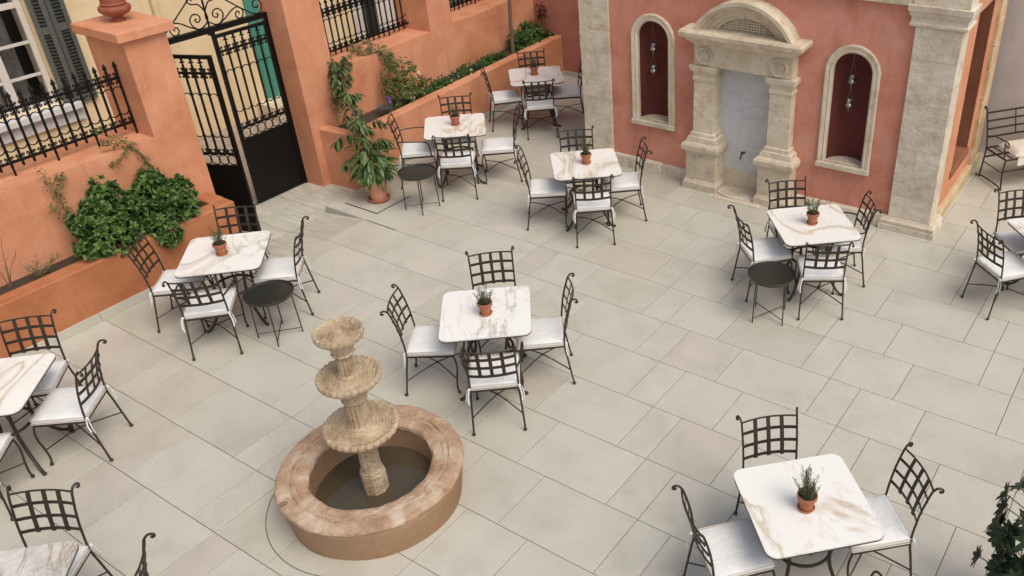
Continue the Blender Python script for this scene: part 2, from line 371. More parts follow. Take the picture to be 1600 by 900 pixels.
def tile_mesh(w, d, mat):
    k = (round(w, 3), round(d, 3), mat)
    if k not in tile_cache:
        x, y, c = w/2-G, d/2-G, .0015; mb = MB()
        v = [(sx*x, sy*y, -.02) for sx, sy in ((-1, -1), (1, -1), (1, 1), (-1, 1))]+[(sx*x, sy*y, -c) for sx, sy in ((-1, -1), (1, -1), (1, 1), (-1, 1))]+[(sx*(x-c), sy*(y-c), 0) for sx, sy in ((-1, -1), (1, -1), (1, 1), (-1, 1))]
        f = [(i, (i+1) % 4, 4+(i+1) % 4, 4+i) for i in range(4)]+[(4+i, 4+(i+1) % 4, 8+(i+1) % 4, 8+i) for i in range(4)]+[(8, 9, 10, 11)]
        mb.add(v, f); tile_cache[k] = mb.mesh('paving_tile', mat)
    return tile_cache[k]
def place_tile(x0, x1, y0, y1, mat='tile', z=0.0, parent=floor):
    if x1-x0 < .02 or y1-y0 < .02: return
    link('paving_tile', tile_mesh(x1-x0, y1-y0, mat), parent, ((x0+x1)/2, (y0+y1)/2, z))
for k in range(-9, 13):                       # courses run along x; v = course number counted towards the viewer
    y1 = -k*.6; y0 = y1-.6
    u = -42+k
    while u < 26:
        for w in (3, 1, 2):                   # long, short and middle tile, each course stepped by one short tile
            a, b = (u-3)*S_, (u-3+w)*S_; u += w
            if b < -6.0 or a > 5.7 or y1 < -7.0 or y0 > 5.6: continue
            if k >= 2 and a < 3.9 < b: cut = [(a, 3.9, y0, y1), (3.9, b, y0, y1)]
            else: cut = [(a, b, y0, y1)]
            # skip what can never be seen: under the house block and the planters
            for r in cut:
                if r[0] > -2.7 and r[1] < 1.9 and r[2] > 2.75: continue
                if r[1] < -5.35 and r[3] > .2: continue
                if r[1] < -5.0 and r[3] < -1.9: continue
                out = [r]
                for h in HOLE: out = subtract(out, h)
                for q in out: place_tile(*q)
# cut joint round the fountain foot
jt = MB(); n = 40
for j in range(n):
    a0, a1 = R(192+118*j/n), R(192+118*(j+1)/n)
    jt.add([(-.445+r*math.cos(a), -3.90+r*math.sin(a), .0035) for a in (a0, a1) for r in (.80, .806)], [(0, 1, 3, 2)])
jt.build('cut_joint', 'grout', floor)
# gate ramp and lower landing
ramp_o = struct(MB().prism([(-6.0, -1.86), (-4.12, -1.86), (-4.12, -.59), (-6.0, -.59)], -.34, -.16).build('gate_ramp', 'grout'))
sl = math.atan2(.1, .76)
for (y0, y1) in ((-1.85, -1.2), (-1.2, -.585)):
    o = link('paving_tile', tile_mesh(.766, y1-y0, 'tile_gate'), ramp_o, ((-4.13-4.89)/2, (y0+y1)/2, -.05)); o.rotation_euler = (0, -sl, 0)
for (x0, x1) in ((-5.5, -4.89), (-6.0, -5.5)):
    for (y0, y1) in ((-1.85, -1.2), (-1.2, -.585), (-.585, .0), (.0, .29)): place_tile(x0, x1, y0, y1, 'tile_gate', -.1, ramp_o)
MB().box(-6.0, -4.885, -.59, .3, -.34, -.125).build('landing_bed', 'grout', ramp_o)
MB().box(-4.893, -4.1, -.588, .29, -.2, -.0065).build('step_edge', 'cut_edge', floor)
sf = MB()                                    # recessed metal frame of the access cover
for x0, x1, y0, y1 in ((-4.72, -4.12, -.41, -.39), (-4.14, -4.12, -.389, .17)): sf.box(x0, x1, y0, y1, -.01, .004)
sf.build('access_cover_frame', 'steel', floor)

# ================================================================== left garden wall, planter, pier
XW = -5.29
gw = thing('garden_wall', 'orange plastered wall with low sill left of the black gate', 'wall')
MB().box(XW-.72, XW, -9, -1.752, -.34, 1.462).build('wall', 'orange', gw)
MB().box(XW-.72, XW, -2.235, -1.752, 1.462, 2.525).build('pier', 'orange', gw)
MB().box(XW-.80, XW+.075, -2.31, -1.675, 2.527, 2.63, .008).build('cap', 'orange', gw)
MB().box(XW-.70, XW, -5.6, -5.1, 1.462, 2.525).build('pier', 'orange', gw)
urn = thing('urn', 'dark red terracotta urn standing on the gate pier cap', 'urn', (-5.72, -1.98, 2.63))
def gad(a, i, r, z): return (r*(1+.07*abs(math.sin(6*a))) if 5 <= i <= 9 else r, z)
MB().lathe([(.0, 0), (.075, 0), (.08, .015), (.055, .03), (.05, .045), (.08, .06), (.125, .085), (.15, .115), (.155, .14), (.145, .16), (.12, .172), (.13, .18), (.13, .19), (.118, .20), (.122, .30), (.15, .42), (.17, .46), (.15, .46), (.13, .4), (0, .38)], 48, mod=gad).build('body', 'terra_dark', urn, True)
pl = thing('raised_planter', 'orange raised planter holding the basil bushes in front of the left wall', 'planter')
MB().box(-5.0, -4.8, -9, -1.83, -.2, .635, .012).build('front_wall', 'orange_deep', pl)
MB().box(-5.288, -4.995, -2.02, -1.826, -.2, .638, .012).build('end_wall', 'orange_deep', pl)
MB().box(-5.285, -5.001, -9, -2.02, 0, .575).build('soil', 'soil', pl)
for i in range(8):
    y1 = -1.83-i*.9-.02 if i == 0 else -3.625+(1-i+1)*.9
for k in range(-3, 3):
    y1 = -3.625+k*.9+.9; y0 = y1-.9
    if y0 > -1.86: continue
    MB().box(-4.7995, -4.787, y0+.002, min(y1, -1.835)-.002, .001, .108, .002).build('skirting_tile', 'tile', pl)

def path_part(parent, name, mat, pts, r, n=6, smooth=3, **k):
    return MB().tube(pts, r, n, smooth, **k).build(name, mat, parent, True)
def spiral(c, r0, r1, a0, turns, n=14):
    return [(c[0]+(r0+(r1-r0)*t/n)*math.cos(a0+turns*2*math.pi*t/n), c[1]+(r0+(r1-r0)*t/n)*math.sin(a0+turns*2*math.pi*t/n)) for t in range(n+1)]
def ornaments(mb, xs, z0, z1, zr0=None, zr1=None):
    """small iron scrolls between the bars, on both rails, and the half rings that link the bars"""
    for a, b in zip(xs[:-1], xs[1:]):
        c = (a+b)/2; w = (b-a)/2
        for zz, sg in ((z1, 1), (z1, -1), (z0, 1)):
            for sd in (-1, 1):
                p = [(c, zz+sg*.004), (c+sd*w*.35, zz+sg*.012), (c+sd*w*.62, zz+sg*.034), (c+sd*w*.5, zz+sg*.056), (c+sd*w*.26, zz+sg*.05), (c+sd*w*.32, zz+sg*.034)]
                mb.tube([(x, 0, z) for x, z in p], .0075, 4, 2)
        if zr0 is not None:
            r = w-.004
            for zz, sg in ((zr1, 1), (zr0, -1)):
                mb.tube([(c+r*math.cos(math.pi*i/8), 0, zz+sg*r*math.sin(math.pi*i/8)) for i in range(9)], .007, 4)
def fence(name, label, loc, rz, Ln, z0, z1, step=.108, foot=4):
    t = thing(name, label, 'fence', loc, rz, 'black iron fence panels on the garden wall')
    n = int(round(Ln/step)); xs = [step*(i+.4) for i in range(n)]
    MB().box(-.01, Ln+.012, -.012, .012, z0-.012, z0+.012).build('rail', 'black', t)
    MB().box(-.01, Ln+.012, -.012, .012, z1-.012, z1+.012).build('rail', 'black', t)
    bar = MB().tube([(0, 0, z0-.055), (0, 0, z1+.10)], .0135, 6)
    bar.lathe([(.0, z1+.06), (.022, z1+.075), (.010, z1+.095), (.011, z1+.10), (.026, z1+.125), (.0, z1+.185)], 6)
    bar.ball((0, 0, z0-.055), .013, 6, 4); bar.lathe([(.0, z0+.16), (.015, z0+.17), (.0, z0+.18)], 6); bar.lathe([(.0, z1-.17), (.015, z1-.16), (.0, z1-.15)], 6)
    me = bar.mesh('bar', 'black', True)
    for x in xs: link('bar', me, t, (x, 0, 0))
    o = MB(); ornaments(o, [xs[0]-step]+xs+[xs[-1]+step*.7], z0, z1, z0+.15, z1-.14); q = o.build('scrollwork', 'black', t); q['kind'] = 'stuff'
    for i in range(foot//2, n, foot): MB().tube([(xs[i]+.0, 0, -.01), (xs[i], 0, z0)], .011, 6).build('foot', 'black', t)
    return t
# local x of a fence runs along the wall; origin sits on the sill
fence('iron_fence', 'black spear-topped iron fence on the sill left of the urn pier', (XW-.30, -5.1, 1.462), R(90), 5.1-2.235, .14, .64)

# ================================================================== right garden wall (slightly skewed)
A2 = (-5.54, -.07); ang2 = math.atan2(5.24, -.34)
gr = thing('garden_wall', 'orange plastered wall with two barred openings behind the long planter', 'wall', (A2[0], A2[1], 0), ang2)
for i, (s0, s1, zt, dep) in enumerate(((0, .575, 3.2, .44), (.575, 2.56, 1.385, .62), (2.56, 3.075, 3.2, .62), (3.075, 5.05, 1.382, .62), (5.05, 5.3, 3.2, .6))):
    MB().box(s0, s1, 0, dep, -.34, zt).build('pier' if i in (0, 2, 4) else 'wall', 'orange', gr)
e2 = Vector((math.cos(ang2), math.sin(ang2))); n2 = Vector((-math.sin(ang2), math.cos(ang2)))
def on2(s, d=0.0, z=0.0): return (A2[0]+e2.x*s+n2.x*d, A2[1]+e2.y*s+n2.y*d, z)
fence('iron_fence', 'black spear-topped iron fence in the middle wall opening above the climbing plant', on2(.577, .42, 1.385), ang2, 1.98, .09, .62)
fence('iron_fence', 'black iron fence in the farthest wall opening near the slim trunk', on2(3.077, .42, 1.382), ang2, 1.97, .09, .62)
bwall = thing('rear_wall', 'rose plastered wall closing the far corner behind the planter', 'wall')
MB().box(-6.2, -2.3, 5.17, 5.6, -.3, 3.2).build('wall', 'pinkdark', bwall)
MB().box(-5.285, -2.3, 5.158, 5.1695, .001, .08).build('skirting_tile', 'tile', bwall)
# planter 2
Q0 = Vector((-4.925, 0.1)); Q1 = Vector((-5.285, 5.165)); angp = math.atan2(Q1.y-Q0.y, Q1.x-Q0.x)
p2 = thing('raised_planter', 'long orange raised planter below the barred openings', 'planter', (Q0.x, Q0.y, 0), angp)
LP = (Q1-Q0).length
MB().box(.0, LP, 0, .17, -.15, .712, .012).build('front_wall', 'orange', p2)
MB().box(-.004, .16, .165, .66, -.15, .715, .012).build('end_wall', 'orange', p2)
MB().box(.15, LP, .165, .75, 0, .63).build('soil', 'soil', p2)
k = 0.0
while k < LP-.1:
    MB().box(k+.002, min(k+.9, LP)-.002, -.0125, .0, .001, .082, .002).build('skirting_tile', 'tile', p2); k += .9
def onp(s, d, z): 
    return (Q0.x+math.cos(angp)*s-math.sin(angp)*d, Q0.y+math.sin(angp)*s+math.cos(angp)*d, z)

# ================================================================== gate
GX, YM, YR, YL = -5.89, -.88, -.115, -1.69; ZB = -.1
gate = thing('iron_gate', 'black double iron gate with one leaf open between the orange piers', 'gate', (GX, YM, ZB), R(90))
# local x = world +y from the middle post, z from the threshold
def leaf_gate(parent_empty, w, name):
    """a leaf hinged at x=0 and closing at x=w"""
    H = 2.26
    f = MB(); f.box(0, .035, -.02, .02, .01, H); f.box(w-.045, w, -.02, .02, .01, H); f.box(.036, w-.046, -.018, .018, H-.04, H-.001); f.box(.036, w-.046, -.016, .016, .01, .05)
    fr = f.build('leaf_frame', 'black', parent_empty)
    MB().box(.034, w-.044, -.006, .006, .049, .89).build('kick_panel', 'black', fr)
    for z in (.90, 1.06, 2.05): MB().box(.034, w-.044, -.013, .013, z-.011, z+.011).build('rail', 'black', fr)
    n = 5; xs = [.035+(w-.08)*(i+1)/(n+1) for i in range(n)]
    b = MB().tube([(0, 0, 1.06), (0, 0, 2.15)], .014, 6); b.lathe([(0, 2.14), (.012, 2.15), (.008, 2.165), (.034, 2.17), (.034, 2.178), (.01, 2.185), (.02, 2.2), (0, 2.255)], 4)
    for z in (1.25, 1.55, 1.82): b.lathe([(0, z-.012), (.017, z), (0, z+.012)], 6)
    me = b.mesh('bar', 'black', True)
    for x in xs: link('bar', me, fr, (x, 0, 0))
    ring = MB(); rr = .062
    ring.tube([(rr*math.cos(2*math.pi*i/16), 0, rr*math.sin(2*math.pi*i/16)) for i in range(16)], .007, 5, closed=True); rm = ring.mesh('ring', 'black', True)
    for i in range(n+1): link('ring', rm, fr, (.035+(w-.08)*(i+.5)/(n+1), 0, .98))
    o = MB(); ornaments(o, [.035]+xs+[w-.045], 1.06, 2.05, 1.32, 1.76); q = o.build('scrollwork', 'black', fr); q['kind'] = 'stuff'
    return fr
r1 = leaf_gate(gate, YR-YM, 'right'); r1.location = (YR-YM, .0, 0.0); r1.rotation_euler = (0, 0, R(180))
# the open leaf swings into the courtyard: hinge at YL
hinge = Vector((GX+.02, YL)); free = Vector((-5.23, -1.39)); dl = free-hinge
r2 = leaf_gate(gate, .74, 'left'); a_ = math.atan2(dl.y, dl.x); r2.location = (YL-YM, -.02, 0); r2.rotation_euler = (0, 0, a_-R(90))
bx = MB(); bx.box(YL-YM-.05, YR-YM+.035, -.03, .03, 2.30, 2.365); bx.box(YL-YM-.05, YR-YM+.035, -.036, .036, 2.345, 2.36); bx.build('beam', 'black', gate)
MB().box(YR-YM-.0, YR-YM+.035, -.028, .028, 0, 2.30).build('gate_post', 'black', gate)
MB().box(YL-YM-.04, YL-YM-.005, -.028, .028, 0, 2.30).build('gate_post', 'black', gate)
s1 = [(0.002, 2.461), (-0.012, 2.372), (0.02, 2.316), (0.114, 2.269), (0.193, 2.312), (0.218, 2.392), (0.164, 2.447), (0.099, 2.429), (0.087, 2.375), (0.129, 2.351), (0.154, 2.379), (0.131, 2.394)]
s2 = [(0.135, 2.268), (0.24, 2.32), (0.338, 2.384), (0.424, 2.407), (0.488, 2.359), (0.474, 2.294), (0.426, 2.266), (0.381, 2.306), (0.395, 2.351), (0.43, 2.353), (0.437, 2.322)]
s3 = [(0.02, 2.70), (.17, 2.62), (0.301, 2.516), (0.473, 2.382), (0.637, 2.275), (0.736, 2.292), (0.761, 2.375), (0.719, 2.433), (0.656, 2.418), (0.64, 2.363), (0.692, 2.341), (0.711, 2.367)]
s4 = [(0.006, 2.459), (0.031, 2.501), (0.072, 2.548), (0.14, 2.56), (.19, 2.60), (.17, 2.65), (.12, 2.63), (.14, 2.60)]
for sg in (1, -1):
    for sc in (s1, s2, s3, s4): path_part(gate, 'scroll', 'black', [(sg*x, 0, z-ZB) for x, z in sc], .0085, 6, 4)
sp = MB().tube([(0, 0, 2.36), (0, 0, 2.95)], .012, 6); sp.lathe([(0, 2.93), (.03, 2.97), (0, 3.1)], 6); sp.build('spear', 'black', gate, True)
MB().box(YM-YM-.03, .03, -.034, .034, 2.27, 2.30).build('lock_plate', 'black', gate)

# ================================================================== street houses behind the wall
yb = thing('yellow_house', 'cream house across the street with grey shutters and teal door', 'house')
X0 = -8.7
wy0, wy1, wz0, wz1 = -2.62, -1.60, 1.03, 2.95
mb = MB(); mb.box(X0-.4, X0, -12, wy0, -.35, 6); mb.box(X0-.4, X0, wy0, wy1, -.35, wz0); mb.box(X0-.4, X0, wy0, wy1, wz1, 6); mb.box(X0-.4, X0, wy1, 3.55, -.35, 6); mb.build('wall', 'yellow', yb)
win = MB(); fw = .07
for a in ((wy0, wy0+fw), (wy1-fw, wy1), ((wy0+wy1)/2-.05, (wy0+wy1)/2+.05)): win.box(X0-.13, X0-.06, a[0], a[1], wz0, wz1)
for z in (wz0, wz1-fw, 2.32): win.box(X0-.125, X0-.065, wy0+fw, wy1-fw, z, z+fw)
win = win.build('window', 'frame', yb)
for z in (1.44, 1.86): MB().box(X0-.115, X0-.075, wy0+fw+.001, wy1-fw-.001, z, z+.035).build('glazing_bar', 'frame', win)
for a, b in ((wy0+fw, (wy0+wy1)/2-.05), ((wy0+wy1)/2+.05, wy1-fw)): MB().box(X0-.10, X0-.096, a, b, wz0+fw, wz1-fw).build('pane', 'glass', win)
MB().box(X0-.9, X0-.7, wy0-.3, wy1+.3, wz0-.3, wz1+.3).build('room', 'dark', win)
cu = MB(); pts = []
for i in range(40): pts.append((X0-.22+.03*math.sin(i*1.1), wy0+fw+.75*i/39, 0))
v = [(p[0], p[1], z) for p in pts for z in (wz0, wz1)]; cu.add(v, [(2*i, 2*i+2, 2*i+3, 2*i+1) for i in range(39)]); cu.build('curtain', 'curtain', win, True)
MB().box(X0-.1, X0+.16, wy0-.12, wy1+.22, .94, 1.028, .006).build('window_sill', 'sillmarble', yb)
MB().box(X0, X0+.06, wy0-.12, wy1+.22, .76, .939).build('apron', 'sillmarble', yb)
def shutter(y0, y1, mat, rot=0.0):
    f = MB(); t = .045; z0, z1 = .98, 2.98; f.box(0, t, 0, .06, z0, z1); f.box(0, t, y1-y0-.06, y1-y0, z0, z1)
    for z in (z0, 1.95, z1-.08): f.box(.002, t-.002, .061, y1-y0-.061, z, z+.09)
    o = f.build('shutter', mat, yb); o.location = (X0+.012, y0, 0); o.rotation_euler = (0, 0, rot)
    MB().box(.0005, .004, .03, y1-y0-.03, z0+.02, z1-.02).build('backing', mat, o)
    sl_ = MB()
    for a, b in ((z0+.10, 1.94), (2.05, z1-.09)):
        z = a
        while z < b: sl_.add([(.005, .061, z), (.005, y1-y0-.061, z), (t-.005, y1-y0-.061, z+.03), (t-.005, .061, z+.03), (.005, .061, z+.006), (.005, y1-y0-.061, z+.006), (t-.005, y1-y0-.061, z+.036), (t-.005, .061, z+.036)], [(0, 1, 2, 3), (4, 7, 6, 5), (0, 4, 5, 1), (3, 2, 6, 7)]); z += .045
    q = sl_.build('slats', mat, o); q['kind'] = 'stuff'
shutter(-1.57, -1.37, 'shutter', R(-22)); shutter(-1.36, -1.13, 'shutter'); shutter(-3.0, -2.66, 'shutter2', R(10))
dr = MB().box(X0, X0+.05, 1.47, 2.45, -.1, 2.45, .004).build('door', 'teal', yb)
for z0, z1 in ((.1, 1.0), (1.15, 2.3)): MB().box(X0+.051, X0+.062, 1.6, 2.3, z0, z1, .004).build('door_panel', 'teal', dr)
MB().box(X0, X0+.5, 1.25, 2.9, -.103, .12, .01).build('door_step', 'lime', yb)
MB().tube([(X0+.06, .05, -.1), (X0+.06, .05, 5)], .045, 8).build('downpipe', 'yellow', yb, True)
gh = thing('grey_house', 'pale grey shopfront with dark doorway seen through the middle opening', 'house')
MB().box(X0-.45, X0-.03, 3.56, 4.55, -.35, 6).build('wall', 'white_wall', gh)
dd = MB().box(X0-.029, X0+.0, 3.79, 4.11, -.1, 2.4).build('door', 'shutter', gh); MB().box(X0+.001, X0+.012, 3.84, 4.06, .15, 2.2).build('pane', 'dark', dd)
ph = thing('rose_house', 'rose coloured house behind the far end of the garden wall', 'house')
MB().box(X0-.45, X0+.01, 4.56, 9.0, -.35, 6).build('wall', 'pinkdark', ph)
for y in (5.5, 7.0): MB().box(X0+.011, X0+.04, y, y+.8, .6, 2.2).build('window', 'shutter', ph)

# ================================================================== chapel-like front with niches and wall fountain
F0 = (-2.29, 2.46); FA = R(1.25)
fc = thing('pink_house', 'pink stone-trimmed house front with two arched burgundy niches', 'house', (F0[0], F0[1], 0), FA)
HT = 3.3
NICHES = ((.573, .23, .745, 1.85), (3.22, .235, .69, 1.82))      # centre, half width, floor, spring line
mb = MB()
def front(s0, s1, z0, z1): mb.add([(s0, 0, z0), (s1, 0, z0), (s1, 0, z1), (s0, 0, z1)], [(0, 1, 2, 3)])
cuts = [-.51]
for c, a, zb, zs in NICHES: cuts += [c-a, c+a]
edges = [(-.51, NICHES[0][0]-.23), (NICHES[0][0]+.23, 1.45), (2.35, NICHES[1][0]-.235), (NICHES[1][0]+.235, 4.32)]
for a, b in edges: front(a, b, -.1, HT)
front(1.45, 2.35, 1.66, HT)
KN = 20
for c, a, zb, zs in NICHES:
    front(c-a, c+a, -.1, zb)
    for i in range(KN):
        t0, t1 = math.pi*i/KN, math.pi*(i+1)/KN
        p0, p1 = (c-a*math.cos(t0), zs+a*math.sin(t0)), (c-a*math.cos(t1), zs+a*math.sin(t1))
        mb.add([(p0[0], 0, p0[1]), (p1[0], 0, p1[1]), (p1[0], 0, HT), (p0[0], 0, HT)], [(0, 1, 2, 3)])
    levels = [(zb, a), (zs, a)]+[(zs+a*math.sin(t), a*math.cos(t)) for t in [math.pi/2*j/8 for j in range(1, 9)]]
    v = []; K2 = 18; mn = MB()
    for z, w in levels:
        for i in range(K2+1):
            th = math.pi*i/K2; v.append((c-w*math.cos(th), w*.95*math.sin(th), z))
    mn.add(v, [(r*(K2+1)+i, r*(K2+1)+i+1, (r+1)*(K2+1)+i+1, (r+1)*(K2+1)+i) for r in range(len(levels)-1) for i in range(K2)]); mn.build('niche_lining', 'burgundy', fc, True)
mb.build('front_plaster', 'pink', fc)
def niche_frame(c, a, zb, zs, bw):
    path = [(c-a, zb-.0), (c-a, zs)]+[(c-a*math.cos(math.pi*i/24), zs+a*math.sin(math.pi*i/24)) for i in range(1, 24)]+[(c+a, zs), (c+a, zb)]
    prof = [(-.004, .03), (-.004, -.022), (.02, -.038), (.035, -.030), (.06, -.042), (bw-.006, -.042), (bw, -.034), (bw, .01)]
    v = []; k = len(path); P = len(prof)
    for i, (x, z) in enumerate(path):
        if i <= 1: nx, nz = -1, 0
        elif i >= k-2: nx, nz = 1, 0
        else: nx, nz = (x-c)/a, (z-zs)/a
        wob = 1+.03*math.sin(i*2.7)
        for o, y in prof: v.append((x+nx*o*(wob if o > .05 else 1), y, z+nz*o*(wob if o > .05 else 1)))
    m_ = MB(); m_.add(v, [(i*P+j, i*P+j+1, (i+1)*P+j+1, (i+1)*P+j) for i in range(k-1) for j in range(P-1)])
    m_.build('niche_surround', 'lime', fc, True)
    MB().box(c-a-bw-.012, c+a+bw+.012, -.062, .002, zb-.075, zb-.001, .012).build('niche_sill', 'lime', fc)
    poly = [(c+a*.99*math.cos(math.pi*i/16), a*.94*math.sin(math.pi*i/16)) for i in range(17)]
    MB().prism([(x, y) for x, y in poly], zb-.05, zb+.006).build('niche_floor', 'lime', fc)
for c, a, zb, zs in NICHES: niche_frame(c, a, zb, zs, .088)
MB().box(-.50, 4.0, .36, 2.5, -.3, HT+.01).build('core', 'pinkdark', fc)
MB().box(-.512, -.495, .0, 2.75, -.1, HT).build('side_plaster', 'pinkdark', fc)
# plinth stones
for a, b in ((-.08, 1.17), (2.66, 3.80)):
    x = a
    while x < b-.05:
        w = min(random.uniform(.34, .62), b-x)
        if b-(x+w) < .12: w = b-x
        MB().box(x+.003, x+w-.003, -.052-random.uniform(0, .012), .05, -.05, .165+random.uniform(-.008, .01), .014).build('plinth_stone', 'rough_lime', fc); x += w
# corner quoins on the left and the broad pilaster on the right
z = -.05; i = 0
while z < HT:
    h = random.uniform(.27, .36)
    if i % 3 == 1: MB().box(-.545, -.32, -.035, .32, z+.0005, z+h-.0005, .0015).build('quoin_stone', 'rough_lime', fc); MB().box(-.319, -.088, -.033, .1, z+.0005, z+h-.0005, .0015).build('quoin_stone', 'rough_lime', fc)
    else: MB().box(-.545-.003*(i % 2), -.088, -.034-.004*(i % 2), .30, z+.0005, z+h-.0005, .0015).build('quoin_stone', 'rough_lime', fc)
    z += h; i += 1
z = .17; i = 0
while z < 2.42:
    h = random.uniform(.24, .34); h = 2.44-z if 2.44-(z+h) < .12 else h
    if i % 3 == 2:
        MB().box(3.86, 4.08, -.05, .1, z+.0005, z+h-.0005, .0015).build('pilaster_stone', 'rough_lime', fc); MB().box(4.081, 4.352, -.053, .26, z+.0005, z+h-.0005, .0015).build('pilaster_stone', 'rough_lime', fc)
    else: MB().box(3.86, 4.352+.003*(i % 2), -.05-.004*(i % 2), .27, z+.0005, z+h-.0005, .0015).build('pilaster_stone', 'rough_lime', fc)
    z += h; i += 1
def loft(parent, name, mat, lev, x0, x1, yb):
    """moulding that turns the front and the side: levels (z, projection)"""
    v = []; f = []
    for zz, d in lev: v += [(x0-d, yb, zz), (x0-d, -d, zz), (x1+d, -d, zz), (x1+d, yb, zz)]
    for i in range(len(lev)-1):
        for j in range(4): f.append((i*4+j, i*4+(j+1) % 4, i*4+4+(j+1) % 4, i*4+4+j))
    f.append((3, 2, 1, 0)); e = (len(lev)-1)*4; f.append((e, e+1, e+2, e+3)); m_ = MB(); m_.add(v, f); return m_.build(name, mat, parent)
loft(fc, 'pilaster_base', 'rough_lime', [(-.05, .095), (.07, .095), (.085, .085), (.10, .092), (.125, .092), (.145, .07), (.17, .055)], 3.86, 4.335, .3)
loft(fc, 'pilaster_capital', 'rough_lime', [(2.44, .052), (2.455, .07), (2.48, .072), (2.49, .058), (2.55, .058), (2.56, .075), (2.60, .085), (2.61, .095), (2.66, .10), (2.67, .10)], 3.86, 4.335, .3)
loft(fc, 'pilaster_top', 'rough_lime', [(2.671, .055), (3.3, .055)], 3.86, 4.335, .3)
MB().box(-.08, 3.80, -.05, .05, 2.64, 2.80, .012).build('frieze_band', 'lime', fc)
MB().box(-.08, 3.80, -.09, .05, 2.802, 2.86, .012).build('frieze_band', 'lime', fc)
# side elevation (local x = 4.33)
XS = 4.32; d0, d1, dz0, dz1 = .86, 1.66, .50, 2.42
sd = MB()
def side(y0, y1, z0, z1): sd.add([(XS, y0, z0), (XS, y1, z0), (XS, y1, z1), (XS, y0, z1)], [(0, 1, 2, 3)])
side(.2, d0, -.1, HT); side(d0, d1, -.1, dz0); side(d0, d1, dz1, HT); side(d1, 2.6, -.1, HT); sd.build('side_plaster', 'orange', fc)
rv = MB(); rv.add([(XS, d0, dz0), (XS, d1, dz0), (XS, d1, dz1), (XS, d0, dz1), (XS-.28, d0, dz0), (XS-.28, d1, dz0), (XS-.28, d1, dz1), (XS-.28, d0, dz1)], [(0, 4, 5, 1), (1, 5, 6, 2), (2, 6, 7, 3), (3, 7, 4, 0), (4, 7, 6, 5)]); rv.build('side_recess', 'brown', fc)
MB().box(XS-.28, XS+.02, d0-.05, d1+.05, dz0-.10, dz0-.002, .01).build('recess_sill', 'brown', fc)
y = .32
while y < 2.4:
    w = min(random.uniform(.4, .6), 2.42-y); MB().box(XS-.05, XS+.055+random.uniform(0, .01), y+.002, y+w-.002, -.05, .16, .012).build('plinth_stone', 'gold_lime', fc); y += w
z = .0; i = 0
while z < HT:
    h = random.uniform(.28, .4); MB().box(XS-.1, XS+.05+.004*(i % 2), 1.92, 2.22, z+.002, z+h-.002, .008).build('quoin_stone', 'gold_lime', fc); z += h; i += 1
MB().box(XS+.001, XS+.012, .275, .40, .17, HT, .004).build('stone_return', 'gold_lime', fc)
# wall fountain
wf = thing('wall_fountain', 'carved limestone wall fountain with arched pediment and marble back', 'fountain', (F0[0], F0[1], 0), FA)
PR = [(-.02, .245, .24), (.09, .245, .24), (.105, .235, .228), (.14, .215, .205), (.50, .215, .205), (.53, .232, .22), (.555, .262, .25), (.61, .266, .255), (.64, .25, .238), (.66, .215, .205), (.72, .2, .19), (.735, .172, .176), (.775, .168, .172), (.79, .142, .152), (1.46, .136, .146), (1.475, .152, .16), (1.505, .152, .16), (1.52, .142, .152), (1.575, .146, .156), (1.595, .178, .186), (1.645, .186, .196), (1.668, .186, .196)]
for cxs in (1.385, 2.415):
    MB().rings(PR[:11], cxs, .06).build('pedestal', 'lime_stain', wf)
    MB().rings(PR[10:15], cxs, .06).build('shaft', 'lime', wf)
    MB().rings(PR[14:], cxs, .06).build('capital', 'lime', wf)
MB().box(1.25, 2.55, -.165, .06, 1.669, 1.935, .006).build('frieze', 'lime', wf)
MB().rings([(1.936, .66, .19), (1.955, .68, .21), (1.97, .685, .215), (1.985, .72, .25), (2.02, .735, .27), (2.035, .775, .31), (2.05, .79, .325), (2.10, .80, .335), (2.115, .79, .325), (2.125, .785, .32)], 1.91, .06).build('cornice', 'lime', wf)
pd = MB(); v = []; KA = 28; cz = 1.781; prof = [(.510, -.02), (.510, .10), (.556, .10), (.558, .135), (.604, .135), (.606, .16), (.632, .175), (.650, .175), (.652, .205), (.676, .235), (.684, .235), (.686, .26), (.729, .26), (.729, -.02)]
for i in range(KA+1):
    t = R(-61.6)+R(123.2)*i/KA
    for r_, d_ in prof: v.append((1.91+r_*math.sin(t), -d_, cz+r_*math.cos(t)))
P = len(prof); pd.add(v, [(i*P+j, i*P+j+1, (i+1)*P+j+1, (i+1)*P+j) for i in range(KA) for j in range(P-1)]+[tuple(range(P)), tuple(KA*P+j for j in range(P-1, -1, -1))]); pd.build('pediment', 'lime', wf)
lt = MB(); lt.box(1.50, 2.32, -.035, .02, 2.12, 2.31)
lt = lt.build('lattice_back', 'brown', wf)
la = MB()
for i in range(23): la.box(1.51+.036*i, 1.527+.036*i, -.058-.008*(i % 2), -.037, 2.126, 2.31)
for i in range(6): la.box(1.505, 2.315, -.064, -.042, 2.14+.03*i, 2.154+.03*i)
la.build('lattice', 'lime', wf)
for cxs in (1.405, 2.385):
    o = MB().lathe([(0, .045), (.014, .05), (.024, .032), (.034, .045), (.048, .026), (.06, .034), (.070, .014), (.082, .018), (.092, .036), (.106, .034), (.114, 0)], 32).build('rosette', 'lime', wf, True)
    o.location = (cxs, -.164, 1.80); o.rotation_euler = (R(90), 0, 0)
MB().box(1.44, 2.36, .055, .075, .28, 1.67).build('marble_back', 'slab', wf)
MB().box(1.44, 2.36, .04, .08, -.02, .279, .01).build('stained_base', 'lime_stain', wf)
bs = MB(); poly = [(1.62, .05), (1.62, -.14)]+[(1.90-.28*math.cos(math.pi*i/12), -.14-.13*math.sin(math.pi*i/12)) for i in range(1, 12)]+[(2.18, -.14), (2.18, .05)]
